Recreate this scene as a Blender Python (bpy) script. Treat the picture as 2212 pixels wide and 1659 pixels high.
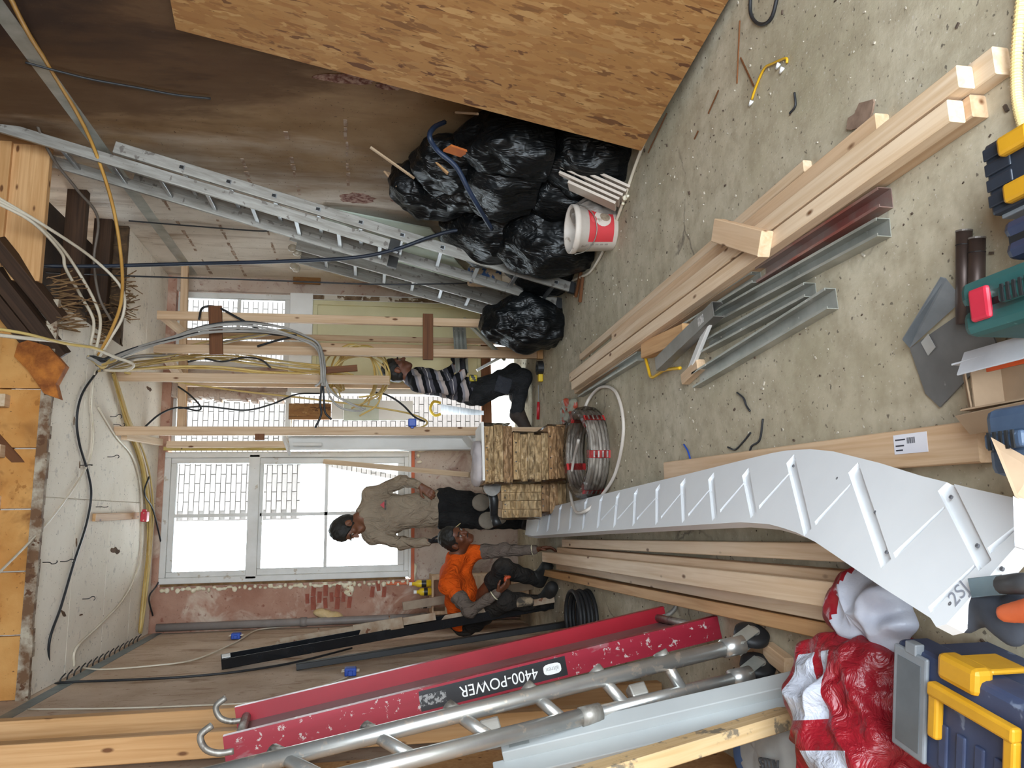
import bpy, math, random
import numpy as np
from mathutils import Vector as V, Matrix, noise as mnoise

for _o in list(bpy.data.objects): bpy.data.objects.remove(_o)
scn = bpy.context.scene
COL = scn.collection
random.seed(7)

# ---------------------------------------------------------------- camera
FPX, PITCH, YAW, ROLL, CAMH = 1680.0, math.radians(10.3), math.radians(9.65), 0.0128, 1.45
CF = V((math.sin(YAW)*math.cos(PITCH), math.cos(YAW)*math.cos(PITCH), -math.sin(PITCH)))
CR = V((math.cos(YAW), -math.sin(YAW), 0)); CU = CR.cross(CF)
CA = -CU*math.cos(ROLL) + CR*math.sin(ROLL)      # image right (the phone was held upright, the file is turned)
CB = -CU*math.sin(ROLL) - CR*math.cos(ROLL)      # image down
CC = V((0, 0, CAMH))
cam = bpy.data.cameras.new('camera'); cam.sensor_fit = 'HORIZONTAL'; cam.sensor_width = 36.0
cam.lens = FPX/2212*36.0; cam.clip_start = 0.02; cam.clip_end = 200
camo = bpy.data.objects.new('camera', cam); COL.objects.link(camo); scn.camera = camo
_m = Matrix((CA, -CB, -CF)).transposed().to_4x4(); _m.translation = CC; camo.matrix_world = _m

# ---------------------------------------------------------------- world, daylight, exposure
scn.view_settings.view_transform = 'Standard'; scn.view_settings.look = 'None'
scn.view_settings.gamma = 1.0; scn.view_settings.use_curve_mapping = False
scn.view_settings.exposure = 2.12
scn.cycles.use_denoising = True
scn.cycles.use_adaptive_sampling = True; scn.cycles.adaptive_threshold = .04; scn.cycles.max_bounces = 7; scn.cycles.diffuse_bounces = 5; scn.cycles.transparent_max_bounces = 12
scn.cycles.sample_clamp_indirect = 6.0
scn.cycles.caustics_reflective = False; scn.cycles.caustics_refractive = False
w = bpy.data.worlds.new('overcast_sky'); scn.world = w; w.use_nodes = True
w.node_tree.nodes['Background'].inputs[0].default_value = (0.80, 0.91, 1.0, 1)
w.node_tree.nodes['Background'].inputs[1].default_value = 4.6
def portal(name, loc, rot, sx, sy):
    l = bpy.data.lights.new(name, 'AREA'); l.shape = 'RECTANGLE'; l.size = sx; l.size_y = sy
    l.cycles.is_portal = True
    o = bpy.data.objects.new(name, l); COL.objects.link(o); o.location = loc; o.rotation_euler = rot
portal('window_portal', (0.03, 8.05, 2.2), (-math.pi/2, 0, 0), 1.25, 2.4)
portal('window_portal', (1.45, 8.05, 1.7), (-math.pi/2, 0, 0), 1.6, 3.3)
portal('shopfront_portal', (0.70, -1.32, 1.5), (math.pi/2, 0, 0), 2.5, 2.8)

# ---------------------------------------------------------------- picking points
def ray(x, y): return CF + CA*((x-1106)/FPX) + CB*((y-829.5)/FPX)
def PZ(x, y, z=0.0): d = ray(x, y); return CC + d*((z-CAMH)/d.z)
def PY(x, y, Y): d = ray(x, y); return CC + d*(Y/d.y)
def PX(x, y, X): d = ray(x, y); return CC + d*(X/d.x)

# ---------------------------------------------------------------- materials
def srgb(h):
    h = h.lstrip('#'); c = [int(h[i:i+2], 16)/255 for i in (0, 2, 4)]
    return tuple(((v/12.92) if v <= .04045 else ((v+.055)/1.055)**2.4) for v in c) + (1,)
MATS = {}
class NT:
    def __init__(s, name):
        s.m = bpy.data.materials.new(name); s.m.use_nodes = True; s.t = s.m.node_tree
        s.b = s.t.nodes['Principled BSDF']; s.out = s.t.nodes['Material Output']
    def n(s, typ, **kw):
        nd = s.t.nodes.new(typ)
        for k, v in kw.items():
            if k.startswith('i_'):
                key = k[2:]; key = int(key) if key.isdigit() else key
                nd.inputs[key].default_value = v
            else: setattr(nd, k, v)
        return nd
    def l(s, a, b): s.t.links.new(a, b)
    def coords(s, scale=(1, 1, 1), rot=(0, 0, 0), kind='Object'):
        tc = s.n('ShaderNodeTexCoord'); mp = s.n('ShaderNodeMapping')
        mp.inputs['Scale'].default_value = scale; mp.inputs['Rotation'].default_value = rot
        s.l(tc.outputs[kind], mp.inputs['Vector']); return mp.outputs[0]
    def noise(s, vec, scale, detail=5, rough=.6, dist=0):
        nd = s.n('ShaderNodeTexNoise'); s.l(vec, nd.inputs['Vector'])
        nd.inputs['Scale'].default_value = scale; nd.inputs['Detail'].default_value = detail
        nd.inputs['Roughness'].default_value = rough; nd.inputs['Distortion'].default_value = dist
        return nd.outputs['Fac']
    def ramp(s, fac, stops):
        r = s.n('ShaderNodeValToRGB'); e = r.color_ramp.elements
        while len(e) < len(stops): e.new(.5)
        for i, (p, c) in enumerate(stops):
            e[i].position = p; e[i].color = srgb(c) if isinstance(c, str) else (c, c, c, 1)
        s.l(fac, r.inputs[0]); return r.outputs[0]
    def mix(s, fac, a, b, mode='MIX'):
        nd = s.n('ShaderNodeMix', data_type='RGBA', blend_type=mode)
        for sock, val in ((nd.inputs[0], fac), (nd.inputs[6], a), (nd.inputs[7], b)):
            if hasattr(val, 'is_linked') or isinstance(val, bpy.types.NodeSocket): s.l(val, sock)
            elif isinstance(val, str): sock.default_value = srgb(val)
            else: sock.default_value = val
        return nd.outputs[2]
    def bump(s, h, strength=.2, dist=.01):
        b = s.n('ShaderNodeBump'); b.inputs['Strength'].default_value = strength; b.inputs['Distance'].default_value = dist
        s.l(h, b.inputs['Height']); s.l(b.outputs[0], s.b.inputs['Normal'])
    def set(s, **kw):
        for k, v in kw.items():
            s.b.inputs[{'rough': 'Roughness', 'metal': 'Metallic', 'spec': 'Specular IOR Level', 'col': 'Base Color',
                        'trans': 'Transmission Weight', 'alpha': 'Alpha', 'coat': 'Coat Weight', 'ior': 'IOR'}[k]].default_value = v

def mat(name, c, c2=None, rough=.6, metal=0., scale=6, stretch=(1, 1, 1), lo=.35, hi=.65, bump=0., bscale=60, spots=None, spec=.5):
    """plain procedural material: two colours mixed by noise, optional spots (colour, scale, threshold) and bump"""
    if name in MATS: return MATS[name]
    t = NT(name); vec = t.coords(stretch)
    col = t.ramp(t.noise(vec, scale), [(lo, c), (hi, c2 or c)])
    if spots:
        v2 = t.coords(); k = t.ramp(t.noise(v2, spots[1], 3), [(spots[2], 0.0), (spots[2]+.04, 1.0)])
        col = t.mix(k, col, spots[0])
    t.l(col, t.b.inputs['Base Color']); t.set(rough=rough, metal=metal, spec=spec)
    if bump: t.bump(t.noise(t.coords(), bscale, 4), bump)
    MATS[name] = t.m; return t.m

def wood(name, c, c2, rough=.65, knots=True, dirt=None):
    """grain runs along local x"""
    if name in MATS: return MATS[name]
    t = NT(name); oi = t.n('ShaderNodeObjectInfo')
    tc = t.n('ShaderNodeTexCoord'); ad = t.n('ShaderNodeVectorMath', operation='MULTIPLY_ADD')
    t.l(tc.outputs['Object'], ad.inputs[0]); ad.inputs[1].default_value = (1, 1, 1)
    sc = t.n('ShaderNodeVectorMath', operation='SCALE'); t.l(oi.outputs['Random'], sc.inputs['Scale'])
    sc.inputs[0].default_value = (31, 17, 23); t.l(sc.outputs[0], ad.inputs[2])
    mp = t.n('ShaderNodeMapping'); mp.inputs['Scale'].default_value = (1.2, 34, 34); t.l(ad.outputs[0], mp.inputs['Vector'])
    g = t.noise(mp.outputs[0], 1.3, 4, .55, .6)
    col = t.ramp(g, [(.3, c2), (.62, c)])
    mp2 = t.n('ShaderNodeMapping'); mp2.inputs['Scale'].default_value = (1, 3, 3); t.l(ad.outputs[0], mp2.inputs['Vector'])
    col = t.mix(t.ramp(t.noise(mp2.outputs[0], 1.6, 3), [(.35, 0.0), (.75, .55)]), col, c2)
    rnd = t.n('ShaderNodeHueSaturation'); mr = t.n('ShaderNodeMapRange'); t.l(oi.outputs['Random'], mr.inputs[0])
    mr.inputs[3].default_value = .86; mr.inputs[4].default_value = 1.1
    t.l(mr.outputs[0], rnd.inputs['Value']); t.l(col, rnd.inputs['Color']); col = rnd.outputs[0]
    if knots:
        mp3 = t.n('ShaderNodeMapping'); mp3.inputs['Scale'].default_value = (4.5, 11, 11); t.l(ad.outputs[0], mp3.inputs['Vector'])
        vo = t.n('ShaderNodeTexVoronoi'); t.l(mp3.outputs[0], vo.inputs['Vector']); vo.inputs['Scale'].default_value = 1
        col = t.mix(t.ramp(vo.outputs['Distance'], [(.07, 1.0), (.13, 0.0)]), col, '#6b4426')
    if dirt:
        col = t.mix(t.ramp(t.noise(ad.outputs[0], 14, 5), [(.56, 0.0), (.62, .9)]), col, dirt)
    t.l(col, t.b.inputs['Base Color']); t.set(rough=rough, spec=.3)
    t.bump(g, .12, .004)
    MATS[name] = t.m; return t.m

PINE = wood('pine_timber', '#d8bb9b', '#c09c78')
PINE2 = wood('pale_pine_timber', '#dfc8ac', '#caab88')
PINEO = wood('orange_pine_timber', '#d0a474', '#b58654')
PINED = wood('dirty_pine_timber', '#d9bd92', '#bf9a68', dirt='#6d6558')
DARKW = wood('dark_brown_wood', '#7a4d2c', '#5b361d')
OLDW = wood('old_dark_beam_wood', '#4a3424', '#2a1c13', knots=False)
ALU = mat('brushed_aluminium', '#c3c5c6', '#a4a6a8', rough=.36, metal=.85, scale=3, stretch=(1, 20, 20))
ALUD = mat('dull_aluminium', '#aaa69f', '#8d8880', rough=.5, metal=.6, scale=5, stretch=(1, 9, 9), spots=('#77706a', 18, .62))
GALV = mat('galvanised_steel', '#b3b3ab', '#99998f', rough=.42, metal=.5, scale=7, spots=('#d9d6cf', 22, .68))
SCAF = mat('paint_spattered_tube', '#c9c9c6', '#b0afab', rough=.34, metal=.8, scale=4, spots=('#d6cdc2', 22, .60))
WHITEP = mat('white_paint', '#eceae6', '#e2dfda', rough=.45, scale=3)
WHITEB = mat('white_board', '#ebe6df', '#dfd9d1', rough=.6, scale=2)
BLACKP = mat('black_plastic', '#1a1a1b', '#242425', rough=.45)
DKGREY = mat('dark_grey_plastic', '#39393b', '#2c2c2e', rough=.5)
RUBBER = mat('black_rubber', '#161617', '#202022', rough=.6)
CABY = mat('yellowed_cable', '#c9b37a', '#b89a5e', rough=.5)
CABW = mat('cream_cable', '#d9cfbd', '#c7baa4', rough=.5)
CABG = mat('grey_conduit', '#a59f98', '#8f8a84', rough=.5)
CABK = mat('black_cable', '#1c1d20', '#27282b', rough=.55)
STEELD = mat('dark_steel', '#4c4b4a', '#3a3938', rough=.4, metal=.7)

# ---------------------------------------------------------------- mesh building
class MB:
    def __init__(s): s.v = []; s.f = []; s.mi = []; s.cur = 0
    def add(s, vs, fs):
        o = len(s.v); s.v += [tuple(p) for p in vs]; s.f += [tuple(i+o for i in f) for f in fs]; s.mi += [s.cur]*len(fs); return s
    def box(s, lo, hi, M=None):
        x0, y0, z0 = lo; x1, y1, z1 = hi
        vs = [V(p) for p in ((x0, y0, z0), (x1, y0, z0), (x1, y1, z0), (x0, y1, z0), (x0, y0, z1), (x1, y0, z1), (x1, y1, z1), (x0, y1, z1))]
        if M: vs = [M @ p for p in vs]
        return s.add(vs, [(0, 3, 2, 1), (4, 5, 6, 7), (0, 1, 5, 4), (1, 2, 6, 5), (2, 3, 7, 6), (3, 0, 4, 7)])
    def cbox(s, c, size, M=None):
        return s.box([c[i]-size[i]/2 for i in range(3)], [c[i]+size[i]/2 for i in range(3)], M)
    def extrude(s, poly, x0, x1, M=None, cap=True):
        """poly of (y,z) counter-clockwise seen from +x, extruded along x"""
        n = len(poly); vs = [V((x0, p[0], p[1])) for p in poly] + [V((x1, p[0], p[1])) for p in poly]
        if M: vs = [M @ p for p in vs]
        fs = [(i, (i+1) % n, n+(i+1) % n, n+i) for i in range(n)]
        if cap: fs += [tuple(range(n-1, -1, -1)), tuple(range(n, 2*n))]
        return s.add(vs, fs)
    def tube(s, pts, r, n=8, cap=True):
        pts = [V(p) for p in pts]; rr = r if isinstance(r, (list, tuple)) else [r]*len(pts)
        up = V((0, 0, 1)); T0 = (pts[1]-pts[0]).normalized()
        if abs(T0.dot(up)) > .9: up = V((1, 0, 0))
        nrm = T0.cross(up).normalized(); vs = []
        for i, p in enumerate(pts):
            T = (pts[min(i+1, len(pts)-1)] - pts[max(i-1, 0)]).normalized()
            nrm = (nrm - T*nrm.dot(T)).normalized(); bn = T.cross(nrm)
            for k in range(n):
                a = 2*math.pi*k/n; vs.append(p + (nrm*math.cos(a) + bn*math.sin(a))*rr[i])
        fs = [(i*n+k, i*n+(k+1) % n, (i+1)*n+(k+1) % n, (i+1)*n+k) for i in range(len(pts)-1) for k in range(n)]
        if cap: fs += [tuple(range(n-1, -1, -1)), tuple(range((len(pts)-1)*n, len(pts)*n))]
        return s.add(vs, fs)
    def lathe(s, prof, n=24, M=None):
        """prof of (r,z)"""
        vs = [V((r*math.cos(2*math.pi*k/n), r*math.sin(2*math.pi*k/n), z)) for r, z in prof for k in range(n)]
        if M: vs = [M @ p for p in vs]
        fs = [(i*n+k, i*n+(k+1) % n, (i+1)*n+(k+1) % n, (i+1)*n+k) for i in range(len(prof)-1) for k in range(n)]
        return s.add(vs, fs)
    def mesh(s, name, mats, smooth=False):
        me = bpy.data.meshes.new(name); me.from_pydata(s.v, [], s.f)
        for m in (mats if isinstance(mats, (list, tuple)) else [mats]): me.materials.append(m)
        if any(s.mi): me.polygons.foreach_set('material_index', s.mi)
        if smooth: me.polygons.foreach_set('use_smooth', [True]*len(me.polygons))
        me.update(); return me
    def build(s, name, mats, parent=None, M=None, smooth=False, bevel=0, wn=False):
        return link(name, s.mesh(name, mats, smooth), parent, M, bevel)

WM = {}   # world matrix of each object
def link(name, me, parent=None, M=None, bevel=0):
    o = bpy.data.objects.new(name, me); COL.objects.link(o)
    M = M.copy() if M else Matrix.Identity(4)
    WM[o.name] = M
    if parent:
        o.parent = parent; o.matrix_basis = WM[parent.name].inverted() @ M
    else: o.matrix_basis = M
    if bevel:
        b = o.modifiers.new('bevel', 'BEVEL'); b.width = bevel; b.segments = 2; b.limit_method = 'ANGLE'
        b.angle_limit = math.radians(40)
    return o
def tag(o, label, cat, group=None, kind=None):
    o['label'] = label; o['category'] = cat
    if group: o['group'] = group
    if kind: o['kind'] = kind
    return o
def struct(o): o['kind'] = 'structure'; return o
def thing(name, label, cat, loc=(0, 0, 0), group=None, M=None):
    M = M or Matrix.Translation(V(loc)); o = link(name, None, None, M); o.empty_display_size = .1
    return tag(o, label, cat, group)
def frameM(p0, xd, up=(0, 0, 1)):
    x = V(xd).normalized(); z = V(up); z = (z - x*z.dot(x)).normalized(); y = z.cross(x)
    m = Matrix((x, y, z)).transposed().to_4x4(); m.translation = V(p0); return m
def beam_mesh(L, w, h, c=.003):
    a, b = w/2, h/2; c = min(c, a*.5, b*.5)
    poly = [(-a+c, -b), (a-c, -b), (a, -b+c), (a, b-c), (a-c, b), (-a+c, b), (-a, b-c), (-a, -b+c)]
    return MB().extrude(poly, 0, L)
def beam(name, p0, p1, w, h, m, parent=None, up=(0, 0, 1), c=.003):
    """timber from p0 to p1 (centre line), w across, h along up"""
    p0, p1 = V(p0), V(p1)
    return beam_mesh((p1-p0).length, w, h, c).build(name, m, parent, frameM(p0, p1-p0, up))
def crom(pts, n=8):
    P = [V(p) for p in pts]; P = [P[0]*2-P[1]] + P + [P[-1]*2-P[-2]]; out = []
    for i in range(1, len(P)-2):
        for k in range(n):
            t = k/n; a, b, c, d = P[i-1], P[i], P[i+1], P[i+2]
            out.append(.5*((2*b) + (c-a)*t + (2*a-5*b+4*c-d)*t*t + (3*b-a-3*c+d)*t**3))
    out.append(P[-2]); return out
def cable(name, pts, r, m, parent=None, n=6, seg=8):
    o = V(pts[0]); return MB().tube([p-o for p in crom(pts, seg)], r, n).build(name, m, parent, Matrix.Translation(o), smooth=True)
def text(name, s, M, size, m, parent=None, depth=.0008, sx=1.0, align='CENTER'):
    cu = bpy.data.curves.new(name, 'FONT'); cu.body = s; cu.size = size; cu.extrude = depth
    cu.align_x = align; cu.align_y = 'CENTER'
    tmp = bpy.data.objects.new('tmp', cu); COL.objects.link(tmp)
    bpy.context.view_layer.update()
    me = bpy.data.meshes.new_from_object(tmp); bpy.data.objects.remove(tmp); bpy.data.curves.remove(cu)
    if sx != 1.0:
        for v in me.vertices: v.co.x *= sx
    me.materials.clear(); me.materials.append(m)
    return link(name, me, parent, M)
def grid_surface(fn, nu, nv, closed_u=False):
    """fn(u,v)->point for u,v in 0..1"""
    b = MB(); vs = [fn(i/(nu if closed_u else nu-1), j/(nv-1)) for j in range(nv) for i in range(nu)]
    fs = []
    for j in range(nv-1):
        for i in range(nu if closed_u else nu-1):
            k = (i+1) % nu; fs.append((j*nu+i, j*nu+k, (j+1)*nu+k, (j+1)*nu+i))
    return b.add(vs, fs)
def nz(p, s=1.0): return mnoise.noise(V(p)*s)

# ---------------------------------------------------------------- blended solids (people, cloth, bags)
class SDF:
    def __init__(s, lo, hi, h):
        s.lo = np.array(lo, np.float32); s.h = h
        s.n = (np.ceil((np.array(hi)-np.array(lo))/h).astype(int)+1); s.d = np.full(s.n, .3, np.float32)
    def _blk(s, lo, hi):
        a = np.maximum(np.floor((np.array(lo)-s.lo)/s.h).astype(int), 0); b = np.minimum(np.ceil((np.array(hi)-s.lo)/s.h).astype(int)+1, s.n)
        sl = tuple(slice(a[i], max(a[i], b[i])) for i in range(3))
        ax = [s.lo[i]+s.h*np.arange(a[i], max(a[i], b[i]), dtype=np.float32) for i in range(3)]
        return sl, np.meshgrid(*ax, indexing='ij')
    def _put(s, sl, q, k, op):
        d = s.d[sl]
        if op == 'sub':
            q = -q; hh = np.maximum(k-np.abs(d-q), 0)/k; s.d[sl] = np.maximum(d, q)+hh*hh*k/4
        else:
            hh = np.maximum(k-np.abs(d-q), 0)/k; s.d[sl] = np.minimum(d, q)-hh*hh*k/4
    def cone(s, a, b, ra, rb, k=.02, op='add'):
        a = np.array(a, np.float32); b = np.array(b, np.float32); r = max(ra, rb)+k+2*s.h
        sl, (X, Y, Z) = s._blk(np.minimum(a, b)-r, np.maximum(a, b)+r)
        if X.size == 0: return s
        ba = b-a; t = np.clip(((X-a[0])*ba[0]+(Y-a[1])*ba[1]+(Z-a[2])*ba[2])/max(float(ba@ba), 1e-9), 0, 1)
        q = np.sqrt((X-a[0]-t*ba[0])**2+(Y-a[1]-t*ba[1])**2+(Z-a[2]-t*ba[2])**2)-(ra+(rb-ra)*t)
        s._put(sl, q, k, op); return s
    def ell(s, c, r, R=None, k=.02, op='add'):
        c = np.array(c, np.float32); r = np.array(r, np.float32); e = r.max()+k+2*s.h
        sl, (X, Y, Z) = s._blk(c-e, c+e)
        if X.size == 0: return s
        P = [X-c[0], Y-c[1], Z-c[2]]
        if R is not None:
            Rt = np.array(R.to_3x3().transposed(), np.float32); P = [Rt[i][0]*P[0]+Rt[i][1]*P[1]+Rt[i][2]*P[2] for i in range(3)]
        k0 = np.sqrt(sum((P[i]/r[i])**2 for i in range(3))); k1 = np.sqrt(sum((P[i]/r[i]**2)**2 for i in range(3)))+1e-6
        s._put(sl, k0*(k0-1)/k1, k, op); return s
    def half(s, p, nrm):
        """keep the side the normal points away from"""
        sl, (X, Y, Z) = s._blk(s.lo, s.lo+s.h*s.n); n = V(nrm).normalized()
        s.d = np.maximum(s.d, (X-p[0])*n.x+(Y-p[1])*n.y+(Z-p[2])*n.z); return s
    def wrinkle(s, amp, f):
        sl, (X, Y, Z) = s._blk(s.lo, s.lo+s.h*s.n)
        s.d += amp*(np.sin(f*(X+.6*Z)+1.7*np.sin(f*.45*Y+f*.5*Z))*np.cos(f*.8*Z+1.3*np.sin(f*.5*X)+f*.3*Y)).astype(np.float32); return s
    def mesh(s):
        d = s.d; n = d.shape; ins = d < 0
        c = [ins[i:n[0]-1+i, j:n[1]-1+j, k:n[2]-1+k] for i in (0, 1) for j in (0, 1) for k in (0, 1)]
        cnt = sum(x.astype(np.int8) for x in c); act = (cnt > 0) & (cnt < 8)
        idx = np.full(act.shape, -1, np.int64); ii = np.argwhere(act); idx[act] = np.arange(len(ii))
        acc = np.zeros((len(ii), 3)); num = np.zeros(len(ii))
        offs = [(i, j, k) for i in (0, 1) for j in (0, 1) for k in (0, 1)]
        for a in offs:
            for ax in range(3):
                if a[ax]: continue
                b = list(a); b[ax] = 1
                da = d[ii[:, 0]+a[0], ii[:, 1]+a[1], ii[:, 2]+a[2]]; db = d[ii[:, 0]+b[0], ii[:, 1]+b[1], ii[:, 2]+b[2]]
                m = (da < 0) != (db < 0); t = np.where(m, da/(np.where(m, da-db, 1)), 0)
                p = np.tile(np.array(a, float), (len(ii), 1)); p[:, ax] += t
                acc[m] += p[m]; num[m] += 1
        vs = s.lo + (ii + acc/np.maximum(num, 1)[:, None])*s.h
        fs = []
        for ax in range(3):
            u, w_ = (ax+1) % 3, (ax+2) % 3
            sh = list(n); sh[ax] -= 1
            A = [slice(0, x) for x in n]; Bq = list(A); A[ax] = slice(0, n[ax]-1); Bq[ax] = slice(1, n[ax])
            e = np.argwhere(ins[tuple(A)] != ins[tuple(Bq)])
            e = e[(e[:, u] > 0) & (e[:, w_] > 0) & (e[:, u] < n[u]-1) & (e[:, w_] < n[w_]-1)]
            if len(e) == 0: continue
            q = []
            for du, dw in ((0, 0), (-1, 0), (-1, -1), (0, -1)):
                f_ = e.copy(); f_[:, u] += du; f_[:, w_] += dw; q.append(idx[f_[:, 0], f_[:, 1], f_[:, 2]])
            q = np.stack(q, 1); fl = ins[e[:, 0], e[:, 1], e[:, 2]]; q[~fl] = q[~fl][:, ::-1]; fs.append(q)
        fs = np.concatenate(fs) if fs else np.zeros((0, 4), int)
        return vs, fs
    def build(s, name, mats, parent=None, origin=None, pick=None, smooth_it=2, M=None):
        vs, fs = s.mesh(); o = np.array(origin if origin is not None else (0, 0, 0))
        me = bpy.data.meshes.new(name); me.from_pydata((vs-o).tolist(), [], fs.tolist())
        for m in (mats if isinstance(mats, (list, tuple)) else [mats]): me.materials.append(m)
        me.polygons.foreach_set('use_smooth', [True]*len(me.polygons))
        if pick is not None and len(fs):
            me.polygons.foreach_set('material_index', pick(vs[fs].mean(1)).astype(np.int32))
        me.update()
        ob = link(name, me, parent, M or Matrix.Translation(V(o.tolist())))
        if smooth_it:
            sm = ob.modifiers.new('smooth', 'SMOOTH'); sm.factor = .5; sm.iterations = smooth_it
        return ob
# ================================================================ THE ROOM
XL, XR, YB, ZC, YF = -1.0, 2.33, 7.7, 3.38, -1.3

# --- surface materials
def concrete():
    t = NT('dusty_concrete'); v = t.coords()
    c = t.ramp(t.noise(v, 1.6, 4, .65), [(.3, '#a3997f'), (.5, '#b8ad96'), (.7, '#c5bba6')])
    c = t.mix(t.ramp(t.noise(v, 9, 3, .7), [(.35, .7), (.6, 0.0)]), c, '#9b8f78')
    c = t.mix(t.ramp(t.noise(v, 70, 3, .6), [(.63, 0.0), (.70, .8)]), c, '#c4bcae')
    c = t.mix(t.ramp(t.noise(v, 48, 2, .5), [(.66, 0.0), (.71, .8)]), c, '#574e45')
    vo = t.n('ShaderNodeTexVoronoi', feature='DISTANCE_TO_EDGE'); vo.inputs['Scale'].default_value = .8
    wv = t.n('ShaderNodeVectorMath', operation='ADD'); nn = t.n('ShaderNodeTexNoise'); nn.inputs['Scale'].default_value = 3; nn.inputs['Detail'].default_value = 6
    t.l(v, nn.inputs['Vector']); t.l(v, wv.inputs[0]); sc = t.n('ShaderNodeVectorMath', operation='SCALE'); sc.inputs['Scale'].default_value = .35
    t.l(nn.outputs['Color'], sc.inputs[0]); t.l(sc.outputs[0], wv.inputs[1]); t.l(wv.outputs[0], vo.inputs['Vector'])
    crack = t.ramp(vo.outputs['Distance'], [(0.002, .75), (.006, 0.0)])
    gate = t.ramp(t.noise(v, 1.1, 2), [(.5, 0.0), (.56, 1.0)])
    k = t.n('ShaderNodeMath', operation='MULTIPLY'); t.l(crack, k.inputs[0]); t.l(gate, k.inputs[1])
    c = t.mix(k.outputs[0], c, '#5a5148')
    t.l(c, t.b.inputs['Base Color']); t.set(rough=.8, spec=.25); t.bump(t.noise(v, 55, 3, .7), .25, .006); return t.m
def plaster(name, base, base2, stain, stain_th, sscale, streak=(1, 1, 1), spots=None, bump=.2):
    t = NT(name); v = t.coords(); vs = t.coords(streak)
    c = t.ramp(t.noise(v, 2.2, 4, .65), [(.32, base2), (.62, base)])
    c = t.mix(t.ramp(t.noise(vs, sscale, 4, .68, .8), [(stain_th, 0.0), (stain_th+.16, .9)]), c, stain)
    c = t.mix(t.ramp(t.noise(v, 17, 4, .6), [(.61, 0.0), (.68, .7)]), c, spots or stain)
    c = t.mix(t.ramp(t.noise(v, 60, 2, .5), [(.69, 0.0), (.73, .8)]), c, '#4a3a2e')
    t.l(c, t.b.inputs['Base Color']); t.set(rough=.85, spec=.2); t.bump(t.noise(v, 24, 3, .7), bump, .012); return t.m
M_floor = concrete()
M_left = plaster('streaked_beige_plaster', '#cdb8a4', '#b79f88', '#94765e', .55, 2.6, (1, 3, .9), '#a5846c')
def stained_shaded_wall():
    t = NT('stained_shaded_boarding'); v = t.coords()
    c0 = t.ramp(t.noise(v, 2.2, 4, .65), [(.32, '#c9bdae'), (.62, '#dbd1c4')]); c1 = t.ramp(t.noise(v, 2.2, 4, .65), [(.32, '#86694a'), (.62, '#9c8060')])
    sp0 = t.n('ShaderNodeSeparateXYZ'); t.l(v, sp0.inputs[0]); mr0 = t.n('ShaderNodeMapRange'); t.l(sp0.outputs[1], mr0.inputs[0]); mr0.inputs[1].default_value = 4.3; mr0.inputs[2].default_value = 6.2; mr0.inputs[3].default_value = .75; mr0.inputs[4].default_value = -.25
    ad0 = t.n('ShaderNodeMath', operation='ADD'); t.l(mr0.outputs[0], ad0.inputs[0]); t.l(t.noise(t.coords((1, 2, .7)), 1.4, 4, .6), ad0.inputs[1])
    c = t.mix(t.ramp(ad0.outputs[0], [(.4, 0.0), (1.0, 1.0)]), c0, c1)  # base goes from brown at the front to pale at the back
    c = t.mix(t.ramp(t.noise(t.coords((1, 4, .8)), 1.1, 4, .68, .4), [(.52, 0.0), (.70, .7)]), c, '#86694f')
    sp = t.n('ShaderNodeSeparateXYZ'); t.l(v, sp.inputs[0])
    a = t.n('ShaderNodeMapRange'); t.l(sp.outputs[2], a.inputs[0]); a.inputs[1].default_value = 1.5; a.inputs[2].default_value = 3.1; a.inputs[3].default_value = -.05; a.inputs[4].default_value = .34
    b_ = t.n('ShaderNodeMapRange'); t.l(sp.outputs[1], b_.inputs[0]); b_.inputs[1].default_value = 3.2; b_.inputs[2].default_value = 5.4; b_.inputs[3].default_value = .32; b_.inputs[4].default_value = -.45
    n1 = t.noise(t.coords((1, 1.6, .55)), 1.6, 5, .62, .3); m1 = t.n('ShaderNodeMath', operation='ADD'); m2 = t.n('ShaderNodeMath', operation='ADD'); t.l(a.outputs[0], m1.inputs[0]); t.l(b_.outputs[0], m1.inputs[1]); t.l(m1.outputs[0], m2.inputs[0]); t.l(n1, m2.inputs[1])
    c = t.mix(t.ramp(m2.outputs[0], [(.42, 0.0), (.62, .75), (.85, .95)]), c, '#503620')  # dark, high, towards the front: stain plus painted shade behind the leaning board
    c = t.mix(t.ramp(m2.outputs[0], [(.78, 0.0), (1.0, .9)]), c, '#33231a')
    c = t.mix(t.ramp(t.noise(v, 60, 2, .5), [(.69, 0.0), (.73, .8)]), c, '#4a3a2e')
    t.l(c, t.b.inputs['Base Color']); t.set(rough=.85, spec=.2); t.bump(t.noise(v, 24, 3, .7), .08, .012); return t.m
M_right = stained_shaded_wall()
M_back = plaster('bare_red_brown_plaster', '#b58f7c', '#9c6f5c', '#d0bfae', .52, 2.6, (1, 1, 1), '#7e4636', .5)
M_back2 = plaster('bare_grey_plaster', '#c7b8aa', '#b39c8c', '#93756a', .53, 3.4, (1, 1, 1), '#8c5547', .5)
M_ceil = plaster('white_ceiling_board', '#f1e9dc', '#e9dfd0', '#d2c6b4', .6, 1.4, (1, 1, 1), '#c4bcb2', .04)
M_dark = mat('dark_void_boards', '#3d2c20', '#241a13', rough=.9, scale=4)
M_orange = plaster('orange_brown_boards', '#cf9a5b', '#b87c3e', '#7d4f28', .5, 2.0, (1, 1, 1), '#96602e')
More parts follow.
